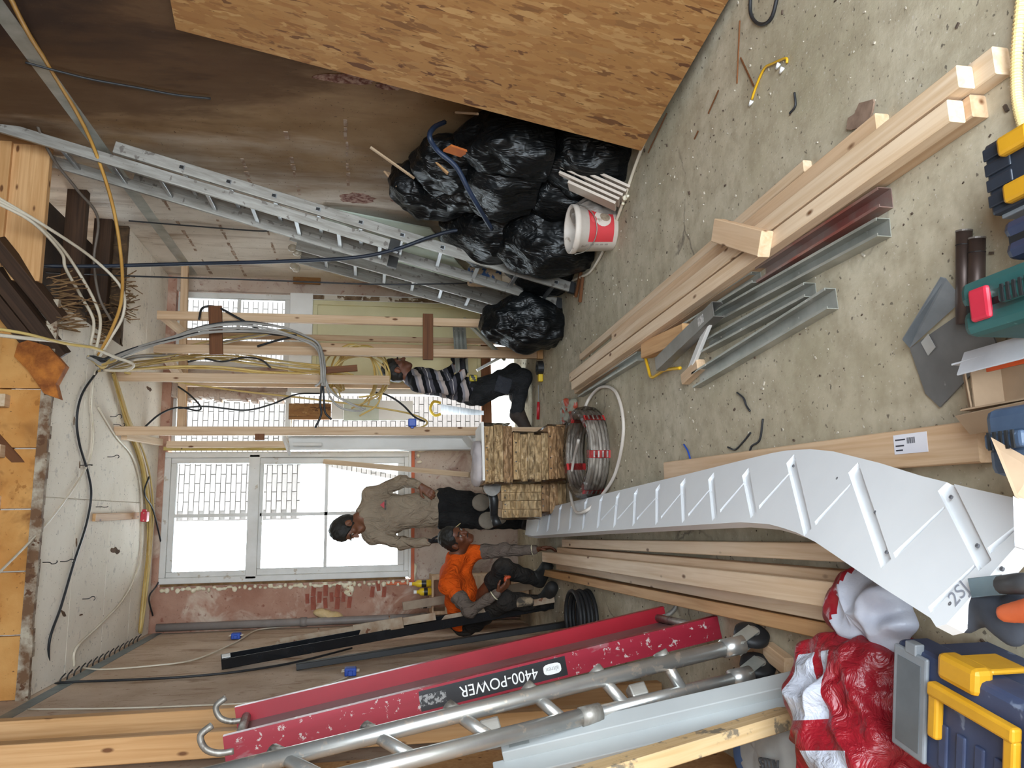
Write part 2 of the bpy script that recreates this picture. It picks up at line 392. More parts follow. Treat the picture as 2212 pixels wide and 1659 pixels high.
def glass(name, tint=(1, 1, 1, 1), gl=.08, rough=.02):
    t = NT(name); t.t.nodes.remove(t.b)
    tr = t.n('ShaderNodeBsdfTransparent'); tr.inputs[0].default_value = tint
    g = t.n('ShaderNodeBsdfGlossy'); g.inputs['Roughness'].default_value = rough
    fr = t.n('ShaderNodeFresnel'); fr.inputs[0].default_value = 1.45
    mx = t.n('ShaderNodeMixShader'); t.l(fr.outputs[0], mx.inputs[0]); t.l(tr.outputs[0], mx.inputs[1]); t.l(g.outputs[0], mx.inputs[2])
    t.l(mx.outputs[0], t.out.inputs['Surface']); return t.m
M_glass = glass('window_glass', (.97, .985, .98, 1))
WFRAME = mat('old_white_frame_paint', '#dedcd8', '#cfccc6', rough=.5, scale=4, spots=('#b9ad9c', 12, .66))
YELLOWP = mat('yellowed_batten', '#d8c67c', '#c4ab5c', rough=.7, scale=5, spots=('#6d5636', 9, .66))
FOAM = mat('cream_foam', '#ece3cd', '#dccfae', rough=.8, scale=12, bump=.6, bscale=50)
BRICKM = mat('old_red_brick', '#a05a47', '#8a4737', rough=.85, scale=14, bump=.4)
BRICKP = mat('pale_outdoor_brick', '#625b57', '#58524e', rough=.85, scale=9)
MORTAR = mat('grey_mortar', '#49433f', '#403b37', rough=.9)

# --- floor, side walls, ceilings, street wall behind the viewer
struct(MB().box((XL-.2, YF-.2, -.12), (XR+.2, YB+.25, 0)).build('floor', M_floor))
wl = struct(MB().box((XL-.2, YF, 0), (XL, YB+.25, 4.1)).build('wall_left', M_left))
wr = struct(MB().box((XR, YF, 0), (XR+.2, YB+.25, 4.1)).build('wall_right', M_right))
b = MB(); b.box((XL, YF-.2, 0), (-.55, YF, 3.9)); b.box((1.95, YF-.2, 0), (XR, YF, 3.9)); b.box((-.55, YF-.2, 0), (1.95, YF, .12)); b.box((-.55, YF-.2, 2.88), (1.95, YF, 3.9))
struct(b.build('wall_front', M_left))
struct(MB().box((XL, YF, 3.9), (XR, 5.3, 4.05)).build('ceiling_front', M_dark))
b = MB(); b.box((XL, 5.14, ZC+.012), (1.36, YB+.25, 3.6)); b.box((1.36, 6.42, ZC+.012), (XR, YB+.25, 3.6))
ceil = struct(b.build('ceiling', M_ceil))
# ceiling boards with open joints between
rows = [5.14, 5.72, 6.42, 7.08, YB]
for i in range(4):
    for x0, x1 in ((XL, .15), (.15, 1.36 if i < 2 else 1.3)) + (((1.3, XR),) if i >= 2 else ()):
        MB().box((x0+.003, rows[i]+.003, ZC), (x1-.003, rows[i+1]-.003, ZC+.013)).build('ceiling_board', M_ceil, ceil)
# cut edge of the upper floor: fascia, joists, boards
b = MB(); random.seed(3)
xs = [XL+i*(1.36-XL)/30 for i in range(31)]
for i in range(30):
    b.box((xs[i], 5.085, 3.352+random.uniform(-.006, .006)), (xs[i+1], 5.12+random.uniform(-.006, .006), 3.415))
PEEL = mat('peeling_white_board', '#b3a692', '#6b4c32', rough=.8, scale=9, lo=.4, hi=.6, spots=('#5a3a22', 14, .6))
struct(b.build('trim_1', PEEL))
up = struct(MB().box((XL, 5.26, 3.62), (1.36, 5.30, 3.9)).build('wall_upper', M_orange))
for k in range(6): MB().box((XL+k*.36+.004, 5.10, 3.417), (XL+k*.36+.354, 5.136, 3.66)).build('board', M_orange, up)
for x, m in ((.72, PINE2), (.42, PINE2), (.12, PINE2), (-.2, PINE2), (-.52, PINE2), (-.84, DARKW)):
    beam('joist_end', (x, 5.03, 3.635), (x, 5.27, 3.635), .075, .10, m, up)
beam('cross_board', (.5, 5.13, 3.53), (.80, 5.13, 3.51), .03, .12, PINE2, up)
beam('slanting_strut', (.30, 5.12, 3.46), (.52, 5.10, 3.66), .03, .06, DARKW, up)
# opening in the ceiling on the right: dark boards, joists, trimmer
vd = struct(MB().box((1.0, 5.0, 3.80), (XR, 7.9, 3.86)).box((1.36, 7.0, 3.6), (XR, 7.05, 3.8)).build('ceiling_void', M_dark))
for y in (5.72, 6.28): beam('joist', (1.3, y, 3.52), (XR, y, 3.52), .07, .13, OLDW, vd)
beam('trimmer', (1.45, 5.03, 3.57), (XR, 5.03, 3.57), .05, .25, PINEO, vd)
beam('trimmer', (1.45, 4.99, 3.72), (XR, 4.99, 3.72), .03, .13, PINEO, vd)
MB().box((1.62, 4.9, 3.76), (2.2, 4.93, 3.9)).build('plasterboard_offcut', WHITEB, vd)
for k, (a, c) in enumerate((((-10, 520), (128, 690)), ((-12, 585), (135, 770)), ((-12, 640), (118, 800)))):
    p0, p1 = PY(*a, 4.93+.05*k), PY(*c, 5.12+.03*k)
    beam('dark_old_beam', p0, p1, .10, .085, OLDW, vd)
b = MB()
pts = [(38, 742), (60, 735), (105, 748), (142, 790), (120, 830), (128, 862), (95, 850), (60, 800), (30, 770)]
fr = [PY(*p, 5.06) for p in pts]; n = len(fr)
b.add([p for p in fr] + [p+V((0, .06, 0)) for p in fr], [tuple(range(n)), tuple(range(2*n-1, n-1, -1))] + [(i, n+i, n+(i+1) % n, (i+1) % n) for i in range(n)])
b.build('torn_board', mat('rust_orange_board', '#b9702c', '#7c4218', rough=.9, scale=12, bump=.5), vd)
# reed lath hanging from the broken ceiling edge
def reed(name, p, n, L, spread, seed, parent):
    rnd = random.Random(seed); b = MB()
    for i in range(n):
        a = p + V((rnd.uniform(-.16, .16), rnd.uniform(-.12, .12), rnd.uniform(0, .04)))
        e = a + V((rnd.uniform(-spread, spread), rnd.uniform(-spread, spread), -rnd.uniform(.4, 1)*L))
        b.tube([a, (a+e)/2+V((rnd.uniform(-.01, .01), 0, 0)), e], .004, 4)
    o = b.build(name, mat('dry_reed', '#8d6c47', '#5c4228', rough=.9), parent); o['kind'] = 'stuff'; return o
reed('reed_lath', V((1.36, 5.2, 3.42)), 50, .22, .07, 1, vd); reed('reed_lath', V((1.75, 6.40, 3.42)), 60, .16, .09, 2, vd)
reed('reed_lath', V((1.38, 5.9, 3.42)), 40, .16, .05, 5, vd)
# torn ceiling edge around the opening
b = MB(); rnd = random.Random(4)
for i in range(26):
    y = 5.14+i*.05; b.box((1.355, y, 3.375), (1.36+rnd.uniform(.005, .05), y+.05, 3.60))
for i in range(20):
    x = 1.36+i*.05; b.box((x, 6.40-rnd.uniform(0, .05), 3.375), (x+.05, 6.425, 3.60))
b.build('broken_edge', mat('broken_lath_plaster', '#6a5138', '#3d2b1c', rough=.9, scale=10), ceil)

# --- back wall
b = MB(); b.box((XL, YB, 0), (-.60, YB+.25, 3.40)); b.box((-.60, YB, 3.32), (.70, YB+.25, 3.40)); b.box((.70, YB, 3.30), (XR, YB+.25, 3.40))
wb = struct(b.build('wall_back', M_back))
b = MB(); b.box((-.60, YB+.004, 0), (.68, YB+.25, 1.03)); b.box((2.19, YB-.002, 0), (XR, YB+.25, 3.3)); b.box((1.19, YB+.02, 2.20), (1.44, YB+.25, 3.3))
b.build('bare_plaster', M_back2, wb)
# foam and exposed bricks at the window's left reveal and below
rnd = random.Random(11)
bm = MB().box((-.056, -.012, -.022), (.056, .02, .022)).mesh('brick', BRICKM)
for z0, z1, x0, x1 in ((1.62, 2.02, -.80, -.63), (1.30, 1.42, -.72, -.63)):
    z = z0; r = 0
    while z < z1:
        x = x0 + (r % 2)*.05 + rnd.uniform(0, .02)
        while x < x1:
            link('brick', bm, wb, Matrix.Translation((x, YB+rnd.uniform(-.012, .004), z)) @ Matrix.Rotation(rnd.uniform(-.12, .12), 4, 'Y') @ Matrix.Scale(rnd.uniform(.75, 1.05), 4)); x += .115
        z += .055; r += 1
def blobs(name, pts, r, m, parent, seed=1):
    rnd = random.Random(seed); lo = [min(p[i] for p in pts)-r*2.5 for i in range(3)]; hi = [max(p[i] for p in pts)+r*2.5 for i in range(3)]
    s = SDF(lo, hi, max(.006, r*.3))
    for p in pts:
        s.ell(p, [r*rnd.uniform(.6, 1.25) for _ in range(3)], None, r*.6)
    return s.build(name, m, parent, origin=pts[0], smooth_it=1)
blobs('foam_seam', [(-.625+.012*math.sin(i*2.3), YB-.005, 1.08+i*.045) for i in range(50)], .022, FOAM, wb, 2)
blobs('foam_seam', [(-.60+i*.02, YB-.006, 1.02+.01*math.sin(i*3)) for i in range(8)] + [(-.72+.02*i, YB, 1.62+.03*math.sin(i*2)) for i in range(5)], .024, FOAM, wb, 3)
blobs('foam_lump', [(-.93+.01*i, YB-.02, 1.72+.03*i) for i in range(7)], .045, mat('ochre_foam', '#dcc49a', '#c6a873', rough=.85, bump=.5), wb, 5)
blobs('foam_seam', [(.64, YB-.01, .92+.02*i) for i in range(6)] + [(.58, YB-.005, .98), (.52, YB-.005, .97)], .024, FOAM, wb, 8)
# orange fascia below the sill
beam('sill_strip', (-.66, YB-.02, 1.035), (.70, YB-.02, 1.035), .03, .035, mat('orange_sill_paint', '#d0683a', '#bd5a30', rough=.6, scale=6), wb)
beam('sill_side_strip', (-.63, YB-.01, 1.02), (-.63, YB-.01, 1.28), .02, .03, mat('orange_sill_paint', '#d0683a'), wb, up=(1, 0, 0))
beam('plaster_crack_board', (-.585, YB-.012, 1.1), (-.585, YB-.012, 3.3), .025, .022, mat('dark_gap_wood', '#5f4327', '#8a6a44', rough=.9, scale=12), wb, up=(1, 0, 0))

# --- windows
def frame_rect(b, x0, x1, z0, z1, t, y0, y1):
    b.box((x0, y0, z0), (x0+t, y1, z1)); b.box((x1-t, y0, z0), (x1, y1, z1)); b.box((x0+t, y0, z0), (x1-t, y1, z0+t)); b.box((x0+t, y0, z1-t), (x1-t, y1, z1))
b = MB(); frame_rect(b, -.575, .625, 1.06, 3.32, .055, YB-.01, YB+.10)
w1 = struct(b.build('window_1', WFRAME, bevel=.006))
b = MB(); frame_rect(b, -.52, .57, 2.50, 3.265, .05, YB+.01, YB+.07); frame_rect(b, -.52, .57, 1.115, 2.50, .06, YB+.02, YB+.08)
b.build('sash_frame', WFRAME, w1, bevel=.005)
MB().box((-.55, YB-.01, 2.47), (.6, YB+.03, 2.57)).build('transom_bar', WFRAME, w1, bevel=.006)
MB().box((.02, YB+.02, 1.17), (.05, YB+.07, 2.46)).build('glazing_bar', WFRAME, w1); MB().box((.02, YB+.015, 2.57), (.05, YB+.065, 3.22)).build('glazing_bar', WFRAME, w1)
MB().box((-.46, YB+.02, 1.84), (.51, YB+.07, 1.868)).build('glazing_bar', WFRAME, w1)
for x0, x1 in ((-.46, .02), (.05, .51)):
    for z0, z1 in ((1.175, 1.84), (1.868, 2.44), (2.57, 3.215)):
        MB().box((x0, YB+.042, z0), (x1, YB+.047, z1)).build('pane', M_glass, w1)
MB().box((-.58, YB-.06, 1.05), (.64, YB+.02, 1.075)).build('sill', WFRAME, w1, bevel=.005)
beam('yellow_batten', (.655, YB-.015, 1.12), (.655, YB-.015, 3.33), .05, .035, YELLOWP, w1, up=(1, 0, 0))
# transom light and boarded door on the right
b = MB(); frame_rect(b, 1.44, 2.17, 2.24, 3.28, .05, YB-.01, YB+.10)
w2 = struct(b.build('window_2', WFRAME, bevel=.005))
MB().box((1.49, YB+.02, 2.71), (2.12, YB+.06, 2.74)).build('glazing_bar', WFRAME, w2)
MB().box((1.79, YB+.02, 2.29), (1.82, YB+.06, 3.23)).build('glazing_bar', WFRAME, w2)
for x0, x1 in ((1.49, 1.79), (1.82, 2.12)):
    for z0, z1 in ((2.29, 2.71), (2.74, 3.23)): MB().box((x0, YB+.038, z0), (x1, YB+.043, z1)).build('pane', M_glass, w2)
MB().box((1.40, YB-.03, 2.02), (2.19, YB+.08, 2.24)).build('transom', WHITEP, w2, bevel=.006)
b = MB(); b.box((1.19, YB-.01, 0), (1.27, YB+.12, 2.24)); b.box((2.13, YB-.01, 0), (2.19, YB+.10, 2.02))
d1 = struct(b.build('door_1', WHITEP))
BEIGE = mat('cream_painted_panel', '#d6cda4', '#c8be93', rough=.55, scale=2)
MB().box((1.27, YB+.03, .36), (2.13, YB+.06, 2.02)).build('door_panel', BEIGE, d1)
b = MB(); frame_rect(b, 1.27, 2.13, .34, 2.02, .045, YB+.0, YB+.03); b.build('panel_moulding', BEIGE, d1, bevel=.004)
beam('bottom_rail', (.70, YB-.01, .30), (2.19, YB-.01, .30), .06, .10, DARKW, d1)
MB().box((1.27, YB+.04, 0.03), (2.13, YB+.045, .25)).build('pane', M_glass, d1)
MB().box((.70, YB+.04, 0.03), (1.19, YB+.045, .25)).build('pane', M_glass, d1)
DIRTYWHITE = mat('peeling_door_edge', '#8a7258', '#5d4630', rough=.8, scale=12, spots=('#d8cfc0', 10, .56))
MB().box((2.135, YB-.025, .4), (2.175, YB-.008, 2.05)).build('peeling_edge', DIRTYWHITE, d1)
# left light of the opening: broken reveal, boarded below
b = MB(); frame_rect(b, .70, 1.19, 2.20, 3.30, .028, YB+.10, YB+.16)
w3 = struct(b.build('window_3', WFRAME))
MB().box((.73, YB+.125, 2.23), (1.16, YB+.13, 3.27)).build('pane', M_glass, w3)
b = MB(); rnd = random.Random(8)
for i in range(22):
    z = 2.24+i*.048; b.box((1.15-rnd.uniform(0, .045), YB-.01, z), (1.20, YB+.20, z+.047))
b.build('broken_reveal', M_back2, w3)
beam('grey_rail', (.68, YB-.01, 2.225), (1.2, YB-.01, 2.225), .05, .05, WFRAME, w3)

# --- rails on the walls below the ceiling, old marks
tr = thing('ceiling_track', 'long galvanised track screwed along the right wall under the ceiling', 'track', (XR-.02, 5.9, 3.14))
b = MB(); b.box((0, -.004, -.04), (4.3, 0.0, .04)); b.box((0, -.045, -.043), (4.3, 0, -.04)); b.box((0, -.045, .04), (4.3, 0, .043))
b.build('web', GALV, tr, frameM((XR-.003, 7.66, 3.15), (0, -1, 0)) @ Matrix.Rotation(math.pi, 4, 'X'))
tl = thing('ceiling_track', 'grey metal track fixed along the left wall under the ceiling', 'track', (XL+.02, 5.5, 3.30))
b = MB(); b.box((0, -.004, -.035), (3.3, 0.0, .035)); b.box((0, -.03, -.038), (3.3, 0, -.035)); b.box((0, -.03, .035), (3.3, 0, .038))
b.build('web', mat('dull_zinc', '#8b9596', '#798384', rough=.5, metal=.5), tl, frameM((XL+.003, 4.4, 3.30), (0, 1, 0)) @ Matrix.Rotation(math.pi, 4, 'X'))
SCAR = mat('batten_scar', '#8d6f58', '#a89483', rough=.95, scale=18, lo=.42, hi=.58)
rnd = random.Random(21)
for z, y0, y1 in ((2.97, 5.3, 7.6), (2.66, 5.6, 7.6), (2.30, 4.9, 7.2), (1.98, 4.6, 5.7), (1.62, 4.4, 5.3)):
    b = MB(); y = y0
    while y < y1:
        L = rnd.uniform(.02, .10)
        if rnd.random() < .72: b.box((-.004, y, rnd.uniform(-.016, -.004)), (.006, y+L, rnd.uniform(.004, .016)))
        y += L+rnd.uniform(0, .05)
    b.build('batten_scar', SCAR, wr, Matrix.Translation((XR, 0, z)))
for px_, s1, s2 in (((745, 170), .16, .05), ((842, 186), .08, .035), ((772, 428), .13, .10), ((865, 432), .07, .06)):
    p = PX(*px_, XR); rnd = random.Random(int(px_[0])); n = 22; b = MB()
    ring = [V((-.004, s2*math.cos(2*math.pi*k/n)*rnd.uniform(.75, 1.15), s1*math.sin(2*math.pi*k/n)*rnd.uniform(.8, 1.1))) for k in range(n)]
    b.add(ring + [V((-.002, 0, 0))], [(k, n, (k+1) % n) for k in range(n)])
    b.add(ring + [q+V((.02, 0, 0)) for q in ring], [(k, (k+1) % n, n+(k+1) % n, n+k) for k in range(n)])
    b.build('exposed_brick_patch', mat('exposed_brick_hole', '#6a3c30', '#a9897a', rough=.95, scale=30, lo=.4, hi=.6), wr, Matrix.Translation(p))
cb = MB(); cp = [PX(x, y, XR-.012) for x, y in ((55, 135), (130, 155), (200, 172), (300, 190), (380, 205), (455, 213))]
tag(cable('wall_cable', cp, .006, CABK), 'short thin black cable clipped high on the brown part of the right wall', 'cable')
# hooks and scars on the ceiling
rnd = random.Random(31)
for x, y in ((238, 900), (232, 987), (245, 917), (92, 1215), (130, 1213), (178, 1294), (172, 1005), (207, 1095)):
    p = PZ(x, y, ZC); a = rnd.uniform(0, 6)
    pts = [p, p+V((0, 0, -.03))] + [p+V((.018*math.sin(q)*math.cos(a), .018*math.sin(q)*math.sin(a), -.045-.018*(1-math.cos(q))+.0)) for q in (0.3, 1.2, 2.2, 3.2, 4.0)]
    cable('ceiling_hook', pts, .003, STEELD, ceil, 5, 4)
for x, y, L, a in ((322, 840, .16, 0), (249, 1190, .22, .1), (137, 1325, .10, .5), (172, 1004, .05, 1.5), (160, 910, .06, 1.5), (165, 1172, .06, 1.4), (275, 915, .08, 0), (175, 1328, .06, 0)):
    p = PZ(x, y, ZC-.001); b = MB(); n = 12
    ring = [V((L*.12*math.cos(2*math.pi*k/n)*rnd.uniform(.5, 1.3), L*.5*math.sin(2*math.pi*k/n)*rnd.uniform(.8, 1.1), 0)) for k in range(n)]
    b.add(ring + [q+V((0, 0, .004)) for q in ring], [tuple(range(n-1, -1, -1))] + [(k, (k+1) % n, n+(k+1) % n, n+k) for k in range(n)])
    b.build('plaster_hole', mat('plaster_hole', '#4d3521', '#6d5138', rough=1), ceil, Matrix.Translation(p-V((0, 0, .003))) @ Matrix.Rotation(a, 4, 'Z'))
# row of bent nails along the left wall under the ceiling
for i in range(15):
    p = V((XL+.03, 5.55+i*.12, 3.34)); q = V((XL+.055, 5.55+i*.12+.03, 3.325))
    cable('bent_nail', [V((XL, p.y, 3.345)), p, q], .005, STEELD, wl, 5, 3)
# grey drain pipe down the left back corner
dp = thing('drain_pipe', 'grey plastic pipe running down the far left corner', 'pipe', (XL+.06, YB-.06, 0))
MB().tube([(XL+.055, YB-.06, 0), (XL+.055, YB-.06, 1.6), (XL+.055, YB-.06, 3.30)], .035, 16).build('pipe', mat('grey_pvc', '#8e8682', '#807874', rough=.5), dp, smooth=True)
for z in (.9, 2.0): MB().tube([(XL+.055, YB-.06, z), (XL+.055, YB-.06, z+.06)], .042, 16).build('socket_collar', mat('grey_pvc', '#8e8682'), dp, smooth=True)

# --- yard outside
struct(MB().box((-6, YB+.25, -.25), (9, 16, -.05)).build('floor_yard', mat('yard_paving', '#dedad4', '#d2cdc6', rough=.9)))
yw = struct(MB().box((-.02, 10.02, -.1), (5.5, 10.3, 4.1)).build('wall_yard', MORTAR))
bm = MB().box((-.105, -.012, -.026), (.105, .02, .026)).mesh('brick', BRICKP); rnd = random.Random(5); k = 0; far = MB()
for r in range(67):
    z = .02+r*.06
    for c in range(25):
        x = .10 + c*.22 + (r % 2)*.11
        if x > 5.3: continue
        if 2.2 < z < 4.3 and x < 2.9 and k < 300: link('brick', bm, yw, Matrix.Translation((x, 10.02+rnd.uniform(-.004, .004), z))); k += 1
        else: far.box((x-.105, 10.008, z-.026), (x+.105, 10.04, z+.026))
o = far.build('brick_courses', BRICKP, yw); o['kind'] = 'stuff'
# ================================================================ LARGE THINGS
def osb_mat(name, scale=1.0):
    t = NT(name)
    base = None
    def layer(rot, sx, sy, seed):
        v = t.coords((sx*scale, sy*scale, 3), (0, 0, rot)); ad = t.n('ShaderNodeVectorMath', operation='ADD')
        nn = t.n('ShaderNodeTexNoise'); nn.inputs['Scale'].default_value = 1.5; t.l(v, nn.inputs['Vector'])
        sc = t.n('ShaderNodeVectorMath', operation='SCALE'); sc.inputs['Scale'].default_value = .8; t.l(nn.outputs['Color'], sc.inputs[0])
        t.l(v, ad.inputs[0]); t.l(sc.outputs[0], ad.inputs[1])
        vo = t.n('ShaderNodeTexVoronoi'); vo.inputs['Scale'].default_value = 1; vo.inputs['Randomness'].default_value = 1; t.l(ad.outputs[0], vo.inputs['Vector'])
        sp = t.n('ShaderNodeSeparateColor'); t.l(vo.outputs['Color'], sp.inputs[0]); return sp.outputs[0], vo.outputs['Distance']
    pal = [(0, '#573620'), (.08, '#8c6338'), (.35, '#946b3f'), (.6, '#845a32'), (.8, '#a37d4f'), (1, '#764d28')]
    f1, d1 = layer(.05, 36, 7, 1); f2, d2 = layer(.4, 44, 9, 2); f3, d3 = layer(-.4, 40, 11, 3)
    c1 = t.ramp(f1, pal); c2 = t.ramp(f2, pal); c3 = t.ramp(f3, pal)
    v = t.coords()
    c = t.mix(t.ramp(t.noise(t.coords((1, .3, 1), (0, 0, .2)), 22*scale, 2), [(.48, 0.0), (.52, 1.0)]), c1, c2)
    c = t.mix(t.ramp(t.noise(t.coords((1, .35, 1), (0, 0, -.3)), 26*scale, 2), [(.55, 0.0), (.58, 1.0)]), c, c3)
    c = t.mix(t.ramp(t.noise(t.coords((48, 9, 1), (0, 0, .15)), 1.3*scale, 3), [(.66, 0.0), (.70, .8)]), c, '#43290f')
    t.l(c, t.b.inputs['Base Color']); t.set(rough=.7, spec=.3); t.bump(d1, .15, .003); return t.m
M_osb = osb_mat('oriented_strand_board')

# --- strand board leaning on the right wall
B, N, T = PZ(1385, 320, .09), PZ(1570, 0, .03), PX(380, 45, 2.28)
u = (N-B).normalized(); vv = T-B; vv = (vv-u*vv.dot(u)).normalized()
B0 = B + u*0
Mo = Matrix((u, vv, u.cross(vv))).transposed().to_4x4(); Mo.translation = B0
HB = (T-B).dot(vv); MB().box((0, 0, 0), (1.22, HB, .018)).build('strand_board', M_osb, None, Mo)
tag(COL.objects['strand_board'], 'large orange-brown strand board leaning against the right wall', 'board')

# --- stud frame in front of the back wall
sf = thing('stud_frame', 'open timber stud frame with cables draped through it before the far windows', 'stud frame', (1.3, 6.4, 0))
def stud(p0, p1, w=.068, h=.045, m=PINE, up=(0, 1, 0), name='stud'): return beam(name, p0, p1, w, h, m, sf, up)
stud((1.61, 6.4, 0), (1.605, 6.4, 3.12)); stud((1.345, 6.4, 0), (1.335, 6.4, 3.13)); stud((1.09, 6.3, 1.30), (1.085, 6.28, 3.375)); stud((.685, 6.4, 0), (.68, 6.38, 3.375))
for y in (730, 747, 832): 
    p = PY(700, y, 7.32); stud((p.x, 7.32, 0), (p.x, 7.32, 3.1), .05, .045)
p = PY(500, 960, 7.45); stud((p.x, 7.45, .6), (p.x, 7.45, 3.25), .06, .04, PINE2)
stud((.655, 6.5, 3.34), (.69, 7.42, 3.30), .06, .045, PINE2, (0, 0, 1), 'top_plate')
stud((1.61, 6.42, 3.09), (1.64, 7.28, 3.09), .045, .07, PINE2, (0, 0, 1), 'top_plate'); stud((1.34, 6.42, 3.09), (1.25, 7.28, 3.12), .045, .07, PINE2, (0, 0, 1), 'top_plate')
stud((2.32, 7.28, 3.14), (.80, 7.28, 3.10), .05, .06, PINE, (0, 0, 1), 'header'); stud((1.55, 7.34, 3.12), (.80, 7.34, 3.10), .05, .06, PINEO, (0, 0, 1), 'header')
stud((1.68, 6.352, 2.68), (1.285, 6.352, 2.655), .03, .10, DARKW, (0, 0, 1), 'noggin'); stud((1.665, 6.352, .985), (1.275, 6.352, .985), .03, .085, DARKW, (0, 0, 1), 'noggin')
stud((1.39, 6.36, .03), (1.30, 6.36, .03), .04, .05, PINEO, (0, 0, 1), 'foot_block')
p = PY(560, 942, 6.33); stud((p.x-.03, 6.36, p.z), (p.x+.02, 6.36, p.z), .03, .07, DARKW, (0, 0, 1), 'noggin')
p0, p1 = PY(702, 800, 6.2), PY(772, 795, 6.2); stud(p0, p1, .05, .03, DARKW, (0, 1, 0), 'short_batten')

# --- boards closing the lower left of the far opening
def boardY(name, x0, y0, x1, y1, Y, t, m, label, cat='board', bevel=.002):
    a, c = PY(x0, y0, Y), PY(x1, y1, Y); X0, X1 = sorted((a.x, c.x)); Z0, Z1 = sorted((a.z, c.z))
    o = MB().box((0, 0, 0), (X1-X0, t, Z1-Z0)).build(name, m, None, Matrix.Translation((X0, Y, Z0)), bevel=bevel); return tag(o, label, cat)
M_osb2 = osb_mat('strand_board_offcut', 1.0)
boardY('strand_board_offcut', 623, 906, 715, 872, 7.66, .018, M_osb2, 'small strand board offcut closing the opening beside the big window')
boardY('strand_board_offcut', 633, 612, 693, 580, 7.60, .018, M_osb2, 'small strand board offcut high beside the short ladder top')
boardY('closing_board', 716, 906, 742, 870, 7.67, .02, WHITEB, 'narrow white panel strip right under the strand board offcut')
boardY('plasterboard_panel', 742, 908, 820, 862, 7.67, .012, mat('pale_green_plasterboard', '#cfd3c4', '#c0c4b4', rough=.8), 'pale green plasterboard piece in the boarded opening')
boardY('closing_board', 818, 908, 892, 866, 7.668, .02, WHITEB, 'square white panel low in the boarded opening')
# --- white door lining standing by the far window
p0 = PY(1030, 972, 7.25); p1 = PY(622, 938, 7.25)
dl = thing('door_lining', 'white box-shaped door lining standing on end right of the big window', 'door frame', (p0.x, 7.25, p0.z))
x0, x1, z0, z1 = p0.x, p1.x, p0.z, p1.z
MB().box((x0, 7.33, z0), (x1, 7.35, z1)).build('back_panel', WHITEP, dl); MB().box((x0, 7.2, z0), (x0+.02, 7.33, z1)).build('side', WHITEP, dl); MB().box((x1-.02, 7.22, z0), (x1, 7.33, z1)).build('side', WHITEP, dl)
beam('end_piece', (x0-.01, 7.2, z1-.02), (x1, 7.3, z1+.05), .13, .02, WHITEP, dl); beam('end_piece', (x0, 7.18, z0+.02), (x1, 7.28, z0+.12), .13, .02, WHITEP, dl)
a, c = PY(633, 960, 7.24), PY(695, 960, 7.24); beam('white_bar', a, c, .03, .025, WHITEP, dl, (0, 1, 0))
# --- batten leaning against the big window
o = beam('pine_batten', PY(700, 997, 7.58), PY(1014, 1026, 6.5), .045, .022, PINE2, None, (0, 1, 0)); tag(o, 'pale pine batten leaning against the right panes of the big window', 'batten')

# --- aluminium ladders leaning on the right wall
def ladder(name, label, A0, A1, wv, off, spans, rung_gap, stile_w, stile_t, holes=True, feet=True, matl=(ALUD, ALU)):
    """A0-A1 near stile line, wv = vector to the far stile, off = step between sections; spans = (t0,t1) per section"""
    t = thing(name, label, 'ladder', A0); d = (A1-A0); L = d.length; dn = d.normalized(); wn = wv.normalized()
    nrm = dn.cross(wn).normalized()
    for s, (t0, t1) in enumerate(spans):
        base = nrm*off*s
        inset = .012*s
        for q, (o0, m) in enumerate(((wn*inset, matl[0]), (wv-wn*inset, matl[0]))):
            M = frameM(A0+base+o0+dn*(t0*L), dn, nrm); LL = (t1-t0)*L; h = stile_w/2; a = stile_t
            sgn = 1 if q else -1
            b = MB(); poly = [(-a/2, -h), (a/2, -h), (a/2, h), (-a/2, h)]
            b.extrude(poly, 0, LL); ob = b.build('stile', m, t, M, bevel=.003)
            if feet and s == 0: MB().box((-.02, -a*.7, -h*1.08), (.05, a*.7, h*1.08)).build('rubber_foot', RUBBER, t, M)
        n = int((t1-t0)*L/rung_gap)
        for i in range(n):
            p = A0+base+dn*(t0*L+rung_gap*(i+.55))
            M = frameM(p+wn*inset, wn, nrm); W = wv.length-2*inset
            b = MB(); r = .014; b.extrude([(-r, -r*.7), (r, -r*.7), (r, r*.7), (-r, r*.7)], 0, W); b.build('rung', matl[1], t, M, bevel=.003)
            if holes:
                e = MB(); e.box((-stile_t/2-.0015, -.019, -.014), (-stile_t/2+.002, .019, .014)); ob = e.build('rung_socket', ALU, t, M)
                e = MB(); e.box((-stile_t/2-.003, -.012, -.0095), (-stile_t/2-.001, .012, .0095)); e.build('rung_end', BLACKP, ob, M)
    return t
A0 = PZ(1243, 624); A1 = PX(247, 318, 2.26); wv = V((0, .42, 0))
LD = (A1-A0).length
ladder('extension_ladder', 'tall two-section aluminium extension ladder leaning up to the ceiling opening', A0, A1, wv, .06, [(0, 1.0)], .285, .075, .025)
